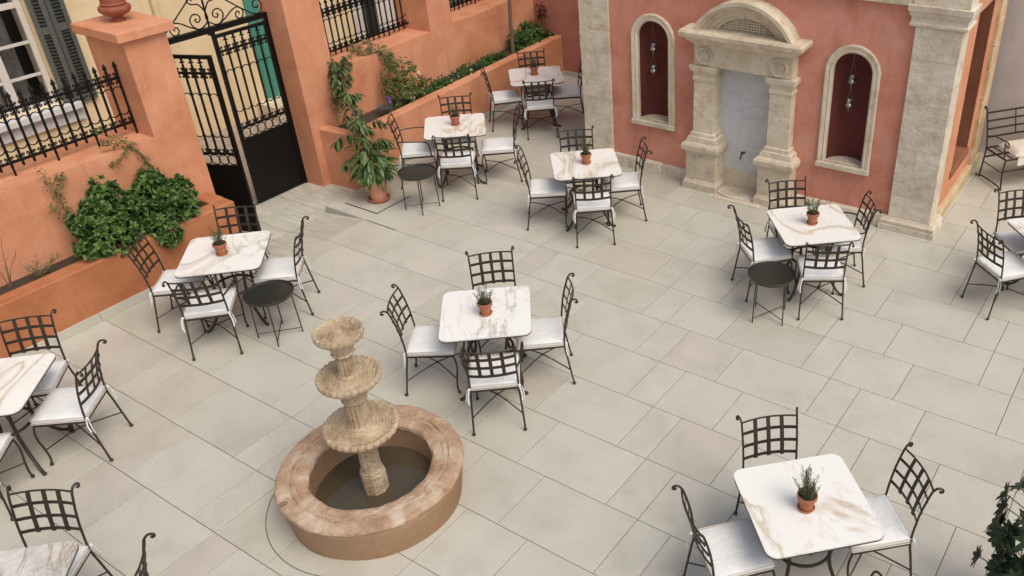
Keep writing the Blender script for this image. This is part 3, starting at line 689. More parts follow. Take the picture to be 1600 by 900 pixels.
bs.prism(poly, -.02, .03); bs.build('basin_slab', 'rough_lime', wf)
bs = MB(); bs.prism([(1.58, -.2), (2.3, -.2), (2.3, -.335), (1.58, -.335)], -.02, .012); bs.build('drain_slab', 'rough_lime', wf)
tp = MB(); tp.tube([(1.893, .06, .545), (1.893, -.045, .545), (1.893, -.065, .53), (1.893, -.068, .495)], .012, 8, 3); tp.lathe([(0, .548), (.014, .55), (.010, .575), (.022, .58), (0, .59)], 8, (1.893, -.03, 0)); tp.lathe([(0, 0), (.022, 0), (.022, .006), (0, .006)], 10, (1.893, .0, .0)) if False else None
tp.build('tap', 'brass', wf, True)

# hanging silver votive lamps in the niches
def votive(label, s, z, ztop):
    a = FA; t = thing('votive_lamp', label, 'lamp', (F0[0]+math.cos(a)*s-math.sin(a)*.10, F0[1]+math.sin(a)*s+math.cos(a)*.10, z), FA, 'silver lamps in the niches'); t.scale = (1.3, 1.3, 1.3); ztop = z+(ztop-z)/1.3
    MB().lathe([(0, -.052), (.006, -.05), (.005, -.04), (.016, -.034), (.034, -.018), (.040, .0), (.034, .012), (.030, .016), (.036, .036), (.040, .042), (.037, .042), (.027, .02), (0, .0)], 20).build('bowl', 'silver', t, True)
    ch = MB()
    for k in range(3):
        an = 2*math.pi*k/3; ch.tube([(.038*math.cos(an), .038*math.sin(an), .04), (.0, .0, min(.22, ztop-z))], .0009, 4)
    if ztop-z > .22: ch.tube([(0, 0, .22), (0, 0, ztop-z)], .0009, 4)
    ch.ball((0, 0, -.058), .006, 6, 4); ch.build('chain', 'silver', t)
votive('upper silver votive lamp hanging in the left niche', .512, 1.687, 2.03); votive('lower silver votive lamp hanging in the left niche', .512, 1.40, 1.63)
votive('upper silver votive lamp hanging in the right niche', 3.182, 1.687, 2.02); votive('lower silver votive lamp hanging in the right niche', 3.180, 1.40, 1.63)

ww = thing('white_wall', 'plain whitish wall behind the iron bench', 'wall'); MB().box(1.6, 8.5, 5.36, 5.7, -.3, 3.6).build('wall', 'white_wall', ww)

# ================================================================== courtyard fountain
ft = thing('stone_fountain', 'three-tier stone fountain standing in a round ochre basin', 'fountain', (-.415, -3.862, 0))
def wob(a, i, r, z): return (r*(1+.006*math.sin(3*a+1)+.004*math.sin(7*a)), z+(.004*math.sin(5*a) if z > .2 else 0))
MB().lathe([(.665, -.02), (.668, .03), (.682, .12), (.700, .24), (.706, .285), (.700, .305), (.50, .305), (.475, .29), (.47, .05), (.0, .05)], 72, mod=wob, cap=False).build('basin', 'basin', ft, True)
cop = MB()
cop.lathe([(.698, .292), (.712, .302), (.715, .318), (.706, .336), (.688, .345), (.640, .349), (.604, .346), (.598, .334), (.588, .343), (.56, .345), (.555, .338), (.53, .342), (.485, .334), (.468, .318), (.466, .29)], 110, mod=lambda a, i, r, z: (r*(1+.006*math.sin(3*a+1)+.004*math.sin(9*a+i)), z+.0035*math.sin(11*a+i*2)+.003*math.sin(23*a)), closed=True)
cop.build('coping', 'coping', ft, True)
MB().lathe([(.0, .085), (.471, .085)], 48, cap=False).build('water', 'water', ft)
MB().tube([(-.20, -.625, .340), (-.215, -.64, .362), (-.222, -.675, .355)], .014, 6, 2).build('water_pipe', 'twig', ft, True)
def flute(n, d): return lambda a, i, r, z: (r*(1-d*(.5+.5*math.cos(n*a))), z)
MB().lathe([(.10, .03), (.10, .26), (.092, .275), (.094, .29)], 8).build('pedestal', 'fountain', ft)
st = MB(); st.lathe([(.082, .29), (.079, .33), (.075, .50), (.078, .52), (.094, .535), (.094, .55), (.084, .56), (.12, .585), (.155, .61)], 48, mod=lambda a, i, r, z: (r*(1-.06*(.5+.5*math.cos(12*a))) if i < 4 else r, z)); st.build('stem', 'fountain', ft, True)
def bowl(rad, zr, dep, n, name):
    prof = [(rad*.40, zr-dep), (rad*.68, zr-dep*.82), (rad*.90, zr-dep*.50), (rad*.985, zr-.034), (rad*1.02, zr-.018), (rad*1.02, zr-.002), (rad*.985, zr+.010), (rad*.93, zr+.008), (rad*.895, zr-.002)]
    prof += [(rad*(.87-.042*k), zr-.004-.004*math.sin(k*.25)) for k in range(20)]+[(0, zr-.006)]
    def md(a, i, r, z):
        s_ = abs(math.sin(n*a/2))**.7
        if 3 <= i <= 8: return (r*(1+.038*s_), z+(.009*s_ if i > 4 else -.004*s_))
        if i > 8: return (r, z+(.0055 if i % 2 else -.0045)*min(1, r/.04)+.003*math.sin(4*a+i*.7)+.002*math.sin(17*a+i))
        return (r*(1+.012*s_), z)
    return MB().lathe(prof, 180, mod=md, cap=False).build(name, 'fountain', ft, True)
bowl(.268, .742, .135, 30, 'bowl')
st = MB(); st.lathe([(.098, .70), (.098, .75), (.086, .765), (.080, .78), (.078, .97), (.088, .98), (.096, 1.0), (.084, 1.02), (.094, 1.05), (.11, 1.08), (.13, 1.10)], 60, mod=lambda a, i, r, z: (r*(1-.18*(.5+.5*math.cos(14*a))) if 2 <= i <= 5 else (r*(1+.14*abs(math.sin(5*a))) if i in (7, 8, 9) else r), z)); st.build('stem', 'fountain', ft, True)
bowl(.222, 1.212, .12, 28, 'bowl')
st = MB(); st.lathe([(.08, 1.17), (.078, 1.225), (.066, 1.24), (.062, 1.26), (.060, 1.39), (.07, 1.40), (.078, 1.42), (.068, 1.435), (.08, 1.47), (.095, 1.51)], 60, mod=lambda a, i, r, z: (r*(1-.18*(.5+.5*math.cos(12*a))) if 2 <= i <= 5 else (r*(1+.14*abs(math.sin(5*a))) if i in (6, 7, 8) else r), z)); st.build('stem', 'fountain', ft, True)
bowl(.168, 1.598, .09, 24, 'bowl')
MB().lathe([(.055, 1.56), (.052, 1.582), (.03, 1.592), (.022, 1.602), (.0, 1.605)], 20).build('spout', 'fountain', ft, True)

# ================================================================== tables
def rrect(hx, hy, r, n=5):
    p = []
    for cx, cy, a0 in ((hx-r, hy-r, 0), (-hx+r, hy-r, 90), (-hx+r, -hy+r, 180), (hx-r, -hy+r, 270)):
        for i in range(n+1): a = R(a0+90*i/n); p.append((cx+r*math.cos(a), cy+r*math.sin(a)))
    return p
def mesh_of(mb, name, mat, smooth=False): return mb.mesh(name, mat, smooth)
TOP = {}
def top_mesh(mat):
    if mat not in TOP: 
        mb = MB(); mb.prism(rrect(.40, .40, .075, 6), .7385, .750); TOP[mat] = mb.mesh('table_top', mat)
    return TOP[mat]
EDGE = MB().prism(rrect(.401, .401, .076, 6), .727, .738).mesh('edge_band', 'edge')
RING = MB().tube([(.205*math.cos(2*math.pi*i/28), .205*math.sin(2*math.pi*i/28), .36) for i in range(28)], .013, 6, closed=True).mesh('ring', 'iron', True)
lg = MB(); lg.tube([(.33, 0, .725), (.30, 0, .715), (.265, 0, .66), (.235, 0, .55), (.212, 0, .44), (.205, 0, .36), (.215, 0, .27), (.26, 0, .16), (.33, 0, .06), (.385, 0, .018), (.41, 0, .02)], .0145, 6, 3); lg.ball((.415, 0, .018), .018, 8, 5)
LEG = lg.mesh('leg', 'iron', True)
ARC = MB().tube([(.25, .25, .72), (.235, .235, .70)], .01, 5)
ar = MB(); ar.tube([(.262*math.cos(a)+0, .262*math.sin(a)+0, .655+.055*math.sin((a)/(math.pi/2)*math.pi)) for a in [math.pi/2*i/10 for i in range(11)]], .009, 5)
ARCM = ar.mesh('brace_arc', 'iron', True)
SUB = MB().box(-.25, .25, -.012, .012, .722, .7265).mesh('top_bracket', 'iron')
def table(label, x, y, ang, mat):
    t = thing('bistro_table', label, 'table', (x, y, 0), R(ang), 'marble bistro tables')
    tp_ = link('table_top', top_mesh(mat), t); link('edge_band', EDGE, tp_); link('ring', RING, t)
    for k in range(4):
        o = link('leg', LEG, t); o.rotation_euler = (0, 0, R(45+90*k)); o = link('brace_arc', ARCM, t); o.rotation_euler = (0, 0, R(45+90*k))
    for k in (45, 135): o = link('top_bracket', SUB, t); o.rotation_euler = (0, 0, R(k))
    return t
TB = dict(T1=(-.60, -2.22, 40, 'marble_grey', 'table beside the stone fountain'), T2=(-3.62, -2.76, 44, 'marble_grey', 'table beside the basil planter'),
          T3=(-3.38, -5.14, 42.5, 'marble', 'table cut by the left picture edge'), T4=(-1.13, -6.17, 44, 'marble_breccia', 'table in the bottom left corner'),
          T5=(-3.94, .99, 43, 'marble', 'table next to the big potted plant'), T6=(-4.27, 3.15, 43, 'marble', 'farthest table by the back corner'),
          T7=(-1.71, .87, 42, 'marble', 'table in front of the left niche'), T8=(1.26, .82, 41, 'marble', 'table in front of the right niche'),
          T9=(2.77, -2.86, 44.5, 'marble', 'nearest table at bottom right'), T10=(3.52, 1.90, 43, 'marble', 'table cut by the right picture edge'))
TL = dict(T1='white square table with grey clouded marble, beside the stone fountain', T2='square marble table with a terracotta pot, beside the basil planter', T3='white marble table with gold veins, cut by the left picture edge',
          T4='mottled grey and brown marble table in the bottom left corner', T5='white gold-veined table next to the big potted plant', T6='farthest white marble table, by the back corner of the courtyard',
          T7='white marble table in front of the left burgundy niche', T8='white gold-veined table in front of the right burgundy niche', T9='nearest marble table at bottom right, with pale brown veins', T10='white table cut by the right picture edge, near the bench')
for k, (x, y, a, mt, nm) in TB.items(): table(TL[k], x, y, a, mt)

# ================================================================== chairs (local +x = facing direction)
def back_x(y, z):
    t = (z-.43)/.50; base = -.205-.025*max(0, t)-.075*max(0, t)**2
    return base-.030*(1-(y/.205)**2)*min(1, max(0, (z-.5)/.1))
def make_chair_meshes():
    me = {}
    for sd_, nm in ((1, 'L'), (-1, 'R')):
        b = MB(); b.tube([(-.272, sd_*.222, .012), (-.25, sd_*.217, .15), (-.225, sd_*.209, .32), (-.208, sd_*.204, .43), (-.213, sd_*.203, .55), (-.238, sd_*.204, .72), (-.278, sd_*.207, .87), (-.296, sd_*.209, .915), (-.318, sd_*.216, .937), (-.343, sd_*.224, .935), (-.352, sd_*.228, .915), (-.340, sd_*.225, .905), (-.332, sd_*.222, .915)], .0088, 6, 3)
        b.ball((-.273, sd_*.222, .016), .0165, 8, 5); me['stile'+nm] = b.mesh('rear_leg', 'iron', True)
        b = MB(); b.tube([(.205, sd_*.205, .425), (.222, sd_*.208, .36), (.224, sd_*.209, .28), (.208, sd_*.205, .18), (.200, sd_*.204, .08), (.212, sd_*.206, .012)], .0088, 6, 3); b.ball((.212, sd_*.206, .016), .0165, 8, 5)
        me['leg'+nm] = b.mesh('leg', 'iron', True)
        b = MB(); b.tube([(back_x(.2, .66)+.0, sd_*.205, .665), (-.12, sd_*.245, .675), (.02, sd_*.26, .672), (.12, sd_*.258, .66), (.165, sd_*.25, .62), (.175, sd_*.235, .54), (.18, sd_*.215, .435)], .0088, 6, 4)
        me['arm'+nm] = b.mesh('armrest', 'iron', True)
        b = MB(); b.tube([(-.245, sd_*.216, .17), (0, 0, .215), (.203, -sd_*.204, .17)], .0062, 5, 3); me['st'+nm] = b.mesh('stretcher', 'iron', True)
        b = MB()
        b.strap([(-.215, sd_*.20, .47), (-.235, sd_*.21, .468), (-.238, sd_*.222, .42), (-.245, sd_*.228, .36), (-.25, sd_*.225, .32)], (0, 1, .2), .012, .003)
        b.strap([(-.215, sd_*.20, .465), (-.225, sd_*.225, .462), (-.222, sd_*.24, .41), (-.235, sd_*.245, .345)], (.5, 1, 0), .012, .003)
        b.ball((-.225, sd_*.212, .468), .013, 6, 4); me['tie'+nm] = b.mesh('tie', 'canvas', True)
    b = MB()
    P = [(.208, .208), (.208, -.208), (-.205, -.202), (-.205, .202)]
    for i in range(4): b.strap([(P[i][0], P[i][1], .43), (P[(i+1) % 4][0], P[(i+1) % 4][1], .43)], (0, 0, 1), .022, .008)
    for yy in (-.1, 0, .1): b.strap([(-.203, yy, .432), (.206, yy, .432)], (0, 1, 0), .025, .003)
    me['seat'] = b.mesh('seat_frame', 'iron')
    ys = [-.205+.41*i/10 for i in range(11)]
    me['top'] = MB().tube([(back_x(y, .905), y, .905) for y in ys], .0075, 6).mesh('top_rail', 'iron', True)
    for i, z in enumerate((.815, .715, .615)):
        b = MB(); b.strap([(back_x(y, z)-.005, y, z) for y in ys], (0, 0, 1), .027, .004); me['h%d' % i] = b.mesh('cross_strap', 'iron')
    for i, y in enumerate((-.1, 0, .1)):
        b = MB(); b.strap([(back_x(y, z)+.001, y, z) for z in (.598, .66, .72, .78, .84, .903)], (0, 1, 0), .030, .004); me['v%d' % i] = b.mesh('back_slat', 'iron')
    me['node'] = MB().ball((0, 0, .215), .012, 8, 5).mesh('stretcher_knot', 'iron', True)
    # cushion
    bm = bmesh.new(); bmesh.ops.create_cube(bm, size=1)
    for q in bm.verts: q.co = Vector((q.co.x*.425+.005, q.co.y*.42, q.co.z*.046+.467))
    bmesh.ops.bevel(bm, geom=list(bm.edges), offset=.014, segments=2, affect='EDGES', profile=.5)
    bmesh.ops.subdivide_edges(bm, edges=[e for e in bm.edges if e.calc_length() > .2], cuts=5, use_grid_fill=True)
    for q in bm.verts:
        x, y = q.co.x/.21, q.co.y/.21; k = max(0, 1-x*x)*max(0, 1-y*y)
        if q.co.z > .467: q.co.z += .012*k**.6+.002*math.sin(9*x+3*y)
    c = bpy.data.meshes.new('cushion'); bm.to_mesh(c); bm.free(); c.materials.append(M['canvas']); c.polygons.foreach_set('use_smooth', [True]*len(c.polygons)); me['cushion'] = c
    bd = MB(); rr = rrect(.2165, .213, .02, 3); 
    for z in (.486, .448): bd.tube([(x+.005, y, z) for x, y in rr], .0035, 4, closed=True)
    me['piping'] = bd.mesh('piping', 'piping', True)
    return me
CM = make_chair_meshes()
def chair(label, x, y, ang, arms=False, cushion=True):
    t = thing('iron_chair', label, 'chair', (x, y, 0), R(ang), 'wrought iron courtyard chairs')
    for n in ('stileL', 'stileR', 'legL', 'legR', 'stL', 'stR', 'node', 'seat', 'top', 'h0', 'h1', 'h2', 'v0', 'v1', 'v2'): link(CM[n].name.split('.')[0], CM[n], t)
    if arms:
        for n in ('armL', 'armR'): link('armrest', CM[n], t)
    cu_ = link('cushion', CM['cushion'], t); cu_['label'] = 'white seat cushion tied to the back legs'
    link('piping', CM['piping'], cu_)
    for n in ('tieL', 'tieR'): link('tie', CM[n], cu_)
    return t
CH = [('T1', 'L', -1.02, -2.51, 34, 0), ('T1', 'R', -.25, -1.91, -140, 0), ('T1', 'F', -.23, -2.58, 130, 1), ('T1', 'B', -.86, -1.81, -46, 0),
      ('T2', 'L', -4.01, -3.09, 40.6, 0), ('T2', 'F', -3.36, -3.19, 135, 1), ('T2', 'R', -3.31, -2.41, -138.5, 0), ('T2', 'B', -3.90, -2.47, -49, 0),
      ('T3', 'R', -3.00, -4.77, -141, 0), ('T3', 'B', -3.62, -4.75, -44, 0), ('T3', 'F', -3.02, -5.52, 135, 0),
      ('T4', 'B', -1.39, -5.82, -55, 0), ('T4', 'R', -.65, -5.80, -137, 0),
      ('T5', 'L', -4.32, .63, 42.4, 1), ('T5', 'F', -3.62, .64, 128, 0), ('T5', 'R', -3.46, 1.27, -139.4, 0), ('T5', 'B', -4.18, 1.28, -47, 0),
      ('T6', 'L', -4.61, 2.80, 47, 0), ('T6', 'R', -3.93, 3.44, -139, 0), ('T6', 'F', -3.97, 2.82, 132, 0), ('T6', 'B', -4.52, 3.42, -44, 0),
      ('T7', 'L', -2.08, .57, 37, 0), ('T7', 'F', -1.39, .54, 130, 0), ('T7', 'R', -1.39, 1.16, -139, 0), ('T7', 'B', -2.00, 1.12, -50, 1),
      ('T8', 'L', .87, .52, 47, 0), ('T8', 'F', 1.51, .48, 121, 0), ('T8', 'R', 1.46, 1.11, -146.5, 1), ('T8', 'B', .93, 1.08, -49, 1),
      ('T9', 'L', 2.43, -3.245, 48, 0), ('T9', 'R', 3.13, -2.54, -137, 0), ('T9', 'B', 2.47, -2.61, -47, 0), ('T9', 'F', 3.27, -3.36, 135, 1),
      ('T10', 'L', 3.12, 1.47, 49, 0), ('T10', 'B', 3.15, 2.10, -47, 0)]
SIDE = dict(L='left-hand', R='right-hand', F='near-side', B='far-side')
for k, sdn, x, y, a, ar_ in CH:
    chair('%s %s of the %s' % (SIDE[sdn], 'iron armchair with white cushion' if ar_ else 'lattice-back iron chair with white cushion', TB[k][4]), x, y, a, bool(ar_))

# ================================================================== rosemary pots on the tables
def rosemary(seed, big=1.0):
    rnd = random.Random(seed); mb = MB()
    for i in range(30):
        a = rnd.uniform(0, 6.283); r = rnd.uniform(0, .042); tilt = rnd.uniform(.02, .5)*(.4+r*14); h = rnd.uniform(.09, .20)*big
        p0 = Vector((r*math.cos(a), r*math.sin(a), .115)); d = Vector((math.cos(a)*tilt, math.sin(a)*tilt, 1)).normalized(); p1 = p0+d*h+Vector((math.cos(a), math.sin(a), 0))*.01
        mb.tube([p0, p1], .0014, 3)
        for j in range(int(h/.006)):
            t = .12+.88*j/(h/.006); q = p0.lerp(p1, t); b = rnd.uniform(0, 6.283); dd_ = Vector((math.cos(b), math.sin(b), .75))
            mb.leaf(q, dd_, d, rnd.uniform(.016, .028), .0045, .1)
    return mb.mesh('rosemary', 'rosemary')
ROS = [rosemary(i, .9+.08*i) for i in range(4)]
POT = MB().lathe([(.0, .012), (.043, .012), (.058, .098), (.066, .098), (.068, .102), (.069, .126), (.066, .129), (.060, .126), (.058, .112), (.0, .112)], 24).mesh('pot', 'terra', True)
SAU = MB().lathe([(.0, .0), (.050, .0), (.060, .018), (.056, .020), (.048, .008), (.0, .008)], 24).mesh('saucer', 'terra', True)
SOI = MB().lathe([(.0, .118), (.059, .116)], 16, cap=False).mesh('soil', 'soil')
PN = dict(T1='small rosemary pot on the clouded marble table beside the stone fountain', T2='small rosemary pot on the table beside the basil planter', T5='small rosemary pot on the table next to the big potted plant', T6='small rosemary pot on the farthest table by the back corner',
          T7='small rosemary pot on the table in front of the left niche', T8='small rosemary pot on the table in front of the right niche', T9='tallest rosemary pot, on the nearest table at bottom right')
for i, (k, p) in enumerate(dict(T1=(-.58, -2.24), T2=(-3.61, -2.79), T5=(-3.95, 1.02), T6=(-4.31, 3.17), T7=(-1.70, .88), T8=(1.25, .82), T9=(2.79, -2.91)).items()):
    t = thing('rosemary_pot', PN[k], 'potted plant', (p[0], p[1], .7505), R(i*67), 'rosemary pots on the tables')
    link('pot', POT, t); link('saucer', SAU, t); link('soil', SOI, t); link('rosemary', ROS[3 if k == 'T9' else i % 3], t)

# ================================================================== round tray tables
TRAY = MB().lathe([(.0, .488), (.222, .488), (.232, .492), (.240, .520), (.237, .522), (.228, .500), (.218, .4965), (.0, .4965)], 48).mesh('tray', 'tray', True)
def tray_leg(k):
    a = R(45+90*k); c, s = math.cos(a), math.sin(a)
    return MB().tube([(.20*c, .20*s, .49), (.215*c, .215*s, .0)], .0065, 6).mesh('leg', 'tray', True)
TLEG = [tray_leg(k) for k in range(4)]
XB = [MB().tube([(.213*math.cos(R(45+90*k)), .213*math.sin(R(45+90*k)), .055), (-.213*math.cos(R(45+90*k)), -.213*math.sin(R(45+90*k)), .055+.008*k)], .005, 5).mesh('cross_bar', 'tray', True) for k in range(2)]
for lb, x, y, a in (('round black tray table beside the basil planter table', -2.95, -2.81, 2), ('round black tray table beside the big potted plant', -3.73, .02, 0), ('round black tray table at the table before the right niche', 1.165, .045, 20)):
    t = thing('tray_table', lb, 'side table', (x, y, 0), R(a), 'round black tray tables')
    link('tray', TRAY, t)
    for k in range(4): link('leg', TLEG[k], t)
    for k in range(2): link('cross_bar', XB[k], t)

# ================================================================== bench
be = thing('iron_bench', 'black iron bench with ecru cushion against the whitish wall', 'bench', (2.17, 4.51, 0), R(-42))
# local x = facing, local y = along the bench (to the right of the picture)
BL = 1.35
for i, y in enumerate((0, BL)):
    MB().tube([(-.02, y, .02), (.0, y, .22), (.01, y, .43), (-.02, y, .60), (-.09, y, .82), (-.13, y, .92), (-.165, y, .94), (-.18, y, .925), (-.17, y, .91)], .011, 6, 3).build('rear_leg', 'iron', be, True)
    MB().tube([(.45, y, .02), (.42, y, .22), (.43, y, .43)], .011, 6, 3).build('leg', 'iron', be, True)
    MB().tube([(-.10, y, .02), (-.02, y, .02), (.05, y, .045), (.36, y, .045), (.42, y, .02), (.46, y, .02)], .010, 6, 3).build('foot_bar', 'iron', be, True)
    MB().tube([(-.015, y, .58), (.12, y, .64), (.30, y, .655), (.40, y, .66), (.44, y, .63), (.43, y, .595), (.395, y, .60), (.40, y, .625)], .009, 6, 3).build('armrest', 'iron', be, True)
    MB().tube([(.36, y, .64), (.37, y, .54), (.40, y, .43)], .009, 6, 3).build('arm_post', 'iron', be, True)
    MB().tube([(.0, y, .24), (.43, y, .24)], .007, 6).build('stretcher', 'iron', be, True)
for z, x in ((.87, -.11), (.77, -.075), (.67, -.045), (.57, -.015), (.30, .0)):
    MB().strap([(x-.03*math.sin(math.pi*k/8), BL*k/8, z) for k in range(9)], (0, 0, 1), .026, .006).build('back_rail', 'iron', be)
for y in (.45, .9): MB().tube([(-.015-.03, y, .57), (-.11-.03, y, .88)], .008, 6).build('back_post', 'iron', be, True)
MB().strap([(.43, 0, .27), (.43, BL, .27)], (0, 0, 1), .02, .006).build('front_rail', 'iron', be)
sf = MB()
for a, b in (((.0, 0), (.0, BL)), ((.44, 0), (.44, BL)), ((.0, 0), (.44, 0)), ((.0, BL), (.44, BL))): sf.strap([(a[0], a[1], .43), (b[0], b[1], .43)], (0, 0, 1), .024, .008)
for k in range(1, 13): sf.strap([(.0, BL*k/13, .434), (.44, BL*k/13, .434)], (0, 1, 0), .03, .004)
sf.build('seat_frame', 'iron', be)
bm = bmesh.new(); bmesh.ops.create_grid(bm, x_segments=14, y_segments=24, size=.5)
cu = MB(); top = {}
v = []; f = []; nx, ny = 12, 26
for lay in (1, 0):
    for i in range(nx+1):
        for j in range(ny+1):
            x, y = i/nx, j/ny; e = (1-(2*x-1)**6)*(1-(2*y-1)**10)
            v.append((.03+.40*x, .16+(BL-.30)*y, .455+(.075*max(0, e)**.5+.006*math.sin(7*y*3)*math.sin(4*x) if lay else -.012*0)))
o_ = (nx+1)*(ny+1)
for i in range(nx):
    for j in range(ny):
        a = i*(ny+1)+j; f.append((a, a+ny+1, a+ny+2, a+1)); f.append((o_+a, o_+a+1, o_+a+ny+2, o_+a+ny+1))
cu.add(v, f); cuo = cu.build('cushion', 'bench_cloth', be, True); bm.free()
sk = MB(); pts = [(.446+.006*math.sin(k*1.3), .17+(BL-.32)*k/40) for k in range(41)]
sk.add([(p[0]+(.012 if z < .4 else 0), p[1], z) for p in pts for z in (.34, .455)], [(2*i, 2*i+2, 2*i+3, 2*i+1) for i in range(40)]); sk.build('valance', 'bench_cloth', cuo, True)

# ================================================================== plants
def rv3(rnd): 
    while True:
        p = Vector((rnd.uniform(-1, 1), rnd.uniform(-1, 1), rnd.uniform(-1, 1)))
        if .05 < p.length < 1: return p
def bush(lumps, seed, n_ros, leaf, width, per=7, mat='basil', spread=.75, bend=.2):
    """clumps of leaf rosettes over several overlapping lumps"""
    rnd = random.Random(seed); mb = MB()
    for (x, y, z, r) in lumps:
        for i in range(int(n_ros*r*r/.0225)):
            d = rv3(rnd).normalized(); rad = r*rnd.choice((1, 1, .95, .85, .65)); p = Vector((x, y, z))+Vector((d.x, d.y, d.z))*rad*rnd.uniform(.9, 1.12)
            ax = (d+Vector((0, 0, .5))).normalized(); a0 = rnd.uniform(0, 6.28); e1 = ax.orthogonal().normalized(); e2_ = ax.cross(e1); sc = rnd.uniform(.6, 1.15)
            for k in range(per):
                a = a0+k*2.4; sp_ = spread*(1 if k > 2 else .5); dr_ = (ax*(1-sp_*.7)+(e1*math.cos(a)+e2_*math.sin(a))*sp_+Vector((0, 0, -.12))).normalized()
                mb.leaf(p+dr_*.005, dr_, ax, leaf*sc*rnd.uniform(.7, 1.1), width*sc*rnd.uniform(.8, 1.1), bend)
    return mb
def stems(mb, base, tips, r=.006):
    for t in tips: mb.tube([base, (Vector(base)+Vector(t))/2+Vector((0, 0, .05)), t], lambda q: r*(1-.6*q), 5, 3)
bl = thing('basil_bush', 'leafy green basil bush nearer the left picture edge', 'shrub', (-5.12, -3.12, .57), 0, 'basil bushes in the raised planter')
LB = [(-5.12, -3.01, 1.18, .12), (-5.12, -3.13, 1.05, .15), (-5.12, -2.94, .95, .16), (-5.02, -3.29, .93, .14), (-5.0, -3.14, .87, .17), (-5.0, -2.99, .80, .16), (-5.05, -3.36, 1.0, .07), (-4.93, -3.44, .80, .10), (-4.92, -3.29, .74, .13), (-4.92, -3.12, .70, .13), (-5.1, -3.2, .75, .15), (-5.1, -2.95, .75, .15)]
RB = [(-5.12, -2.53, 1.10, .10), (-5.1, -2.60, .94, .14), (-5.1, -2.42, .89, .15), (-5.1, -2.25, .83, .13), (-5.1, -2.22, .95, .07), (-4.95, -2.70, .80, .14), (-4.93, -2.52, .76, .15), (-4.94, -2.34, .73, .12), (-4.82, -2.68, .66, .11), (-4.80, -2.60, .66, .11), (-4.77, -2.72, .57, .075), (-5.1, -2.75, .80, .12), (-5.1, -2.5, .72, .14)]
def rel(l, o): return [(x-o[0], y-o[1], z-o[2], r) for x, y, z, r in l]
def plant(o, lumps, **kw):
    rl = rel(lumps, o.location); bush(rl, **kw).build('foliage', kw.get('mat', 'basil'), o)
    sm = MB(); stems(sm, (0, 0, -.02), [(l[0], l[1], l[2]) for l in rl[::2]]); sm.build('stem', 'stem', o, True)
plant(bl, LB, seed=1, n_ros=58, leaf=.086, width=.056, mat='basil')
br = thing('basil_bush', 'leafy green basil bush hanging over the planter rim near the gate', 'shrub', (-5.1, -2.5, .57), 0, 'basil bushes in the raised planter')
plant(br, RB, seed=2, n_ros=58, leaf=.086, width=.056, mat='basil')
def vine(name, label, path, seed, n, leaf, width, mat, smat='stem', r=.006, spread=.07, cat='climber', extra=()):
    rnd = random.Random(seed); b0 = Vector(path[0]); t = thing(name, label, cat, path[0])
    P = catmull([Vector(p)-b0 for p in path], 8); sm = MB().tube(P, lambda q: r*(1-.6*q), 5)
    lf = MB()
    allp = [P]
    for e in extra:
        Q = catmull([Vector(p)-b0 for p in e], 6); sm.tube(Q, lambda q: r*.6*(1-.6*q), 4); allp.append(Q)
    for Q in allp:
        for i in range(int(n*len(Q)/len(P))):
            p = Q[rnd.randrange(len(Q)//6, len(Q))]; d = rv3(rnd); d.z = d.z*.6-.1
            lf.leaf(p+rv3(rnd)*spread, d, (0, 0, 1), leaf*rnd.uniform(.6, 1.2), width*rnd.uniform(.7, 1.2), .2)
    sm.build('stem', smat, t, True); lf.build('foliage', mat, t); return t
vine('climbing_vine', 'thin climber rising from the basil up to the sill', [(-5.2, -2.28, .6), (-5.25, -2.30, 1.0), (-5.26, -2.38, 1.19), (-5.26, -2.45, 1.37), (-5.27, -2.53, 1.50), (-5.30, -2.64, 1.54), (-5.34, -2.76, 1.58)], 5, 130, .045, .028, 'climber', extra=[[(-5.27, -2.5, 1.46), (-5.26, -2.65, 1.40), (-5.25, -2.77, 1.34)], [(-5.3, -2.5, 1.5), (-5.45, -2.6, 1.58), (-5.5, -2.7, 1.7)], [(-5.26, -2.4, 1.3), (-5.25, -2.5, 1.2), (-5.25, -2.55, 1.1)]], spread=.045)
vine('climbing_vine', 'sparse yellowish sprig left of the basil bushes', [(-5.15, -3.36, .58), (-5.21, -3.36, .95), (-5.22, -3.375, 1.08), (-5.23, -3.39, 1.26), (-5.24, -3.34, 1.38), (-5.25, -3.27, 1.43)], 6, 150, .038, .022, 'olive', extra=[[(-5.22, -3.38, 1.15), (-5.24, -3.42, 1.35), (-5.25, -3.45, 1.57)], [(-5.21, -3.36, 1.0), (-5.2, -3.47, 1.12), (-5.2, -3.5, 1.2)]], spread=.05)
def twigs(name, label, base, tips, mat='twig', leafm=None, seed=3):
    t = thing(name, label, 'shrub', base); sm = MB(); rnd = random.Random(seed); lf = MB()
    for tp_ in tips:
        q = Vector(tp_)-Vector(base); pts = [(0, 0, 0), q*.5+Vector((rnd.uniform(-.03, .03), rnd.uniform(-.03, .03), .02)), q]; sm.tube(pts, lambda a: .006*(1-.7*a), 5, 4)
        for k in range(2): m0 = q*rnd.uniform(.4, .8); sm.tube([m0, m0+Vector((rnd.uniform(-.08, .08), rnd.uniform(-.1, .1), rnd.uniform(.02, .1)))], .0025, 4)
        if leafm:
            for k in range(26): lf.leaf(q*rnd.uniform(.3, 1)+rv3(rnd)*.04, rv3(rnd)+Vector((0, 0, .5)), (0, 0, 1), rnd.uniform(.02, .045), .008, .1)
    sm.build('stem', mat, t, True)
    if leafm: lf.build('foliage', leafm, t)
    return t
twigs('bare_shrub', 'leafless twiggy shrub in the planter at the left picture edge', (-5.15, -4.15, .57), [(-5.15, -4.04, 1.12), (-5.18, -4.2, 1.0), (-5.1, -3.98, .95), (-5.15, -4.28, 1.15), (-5.1, -4.1, .9)])
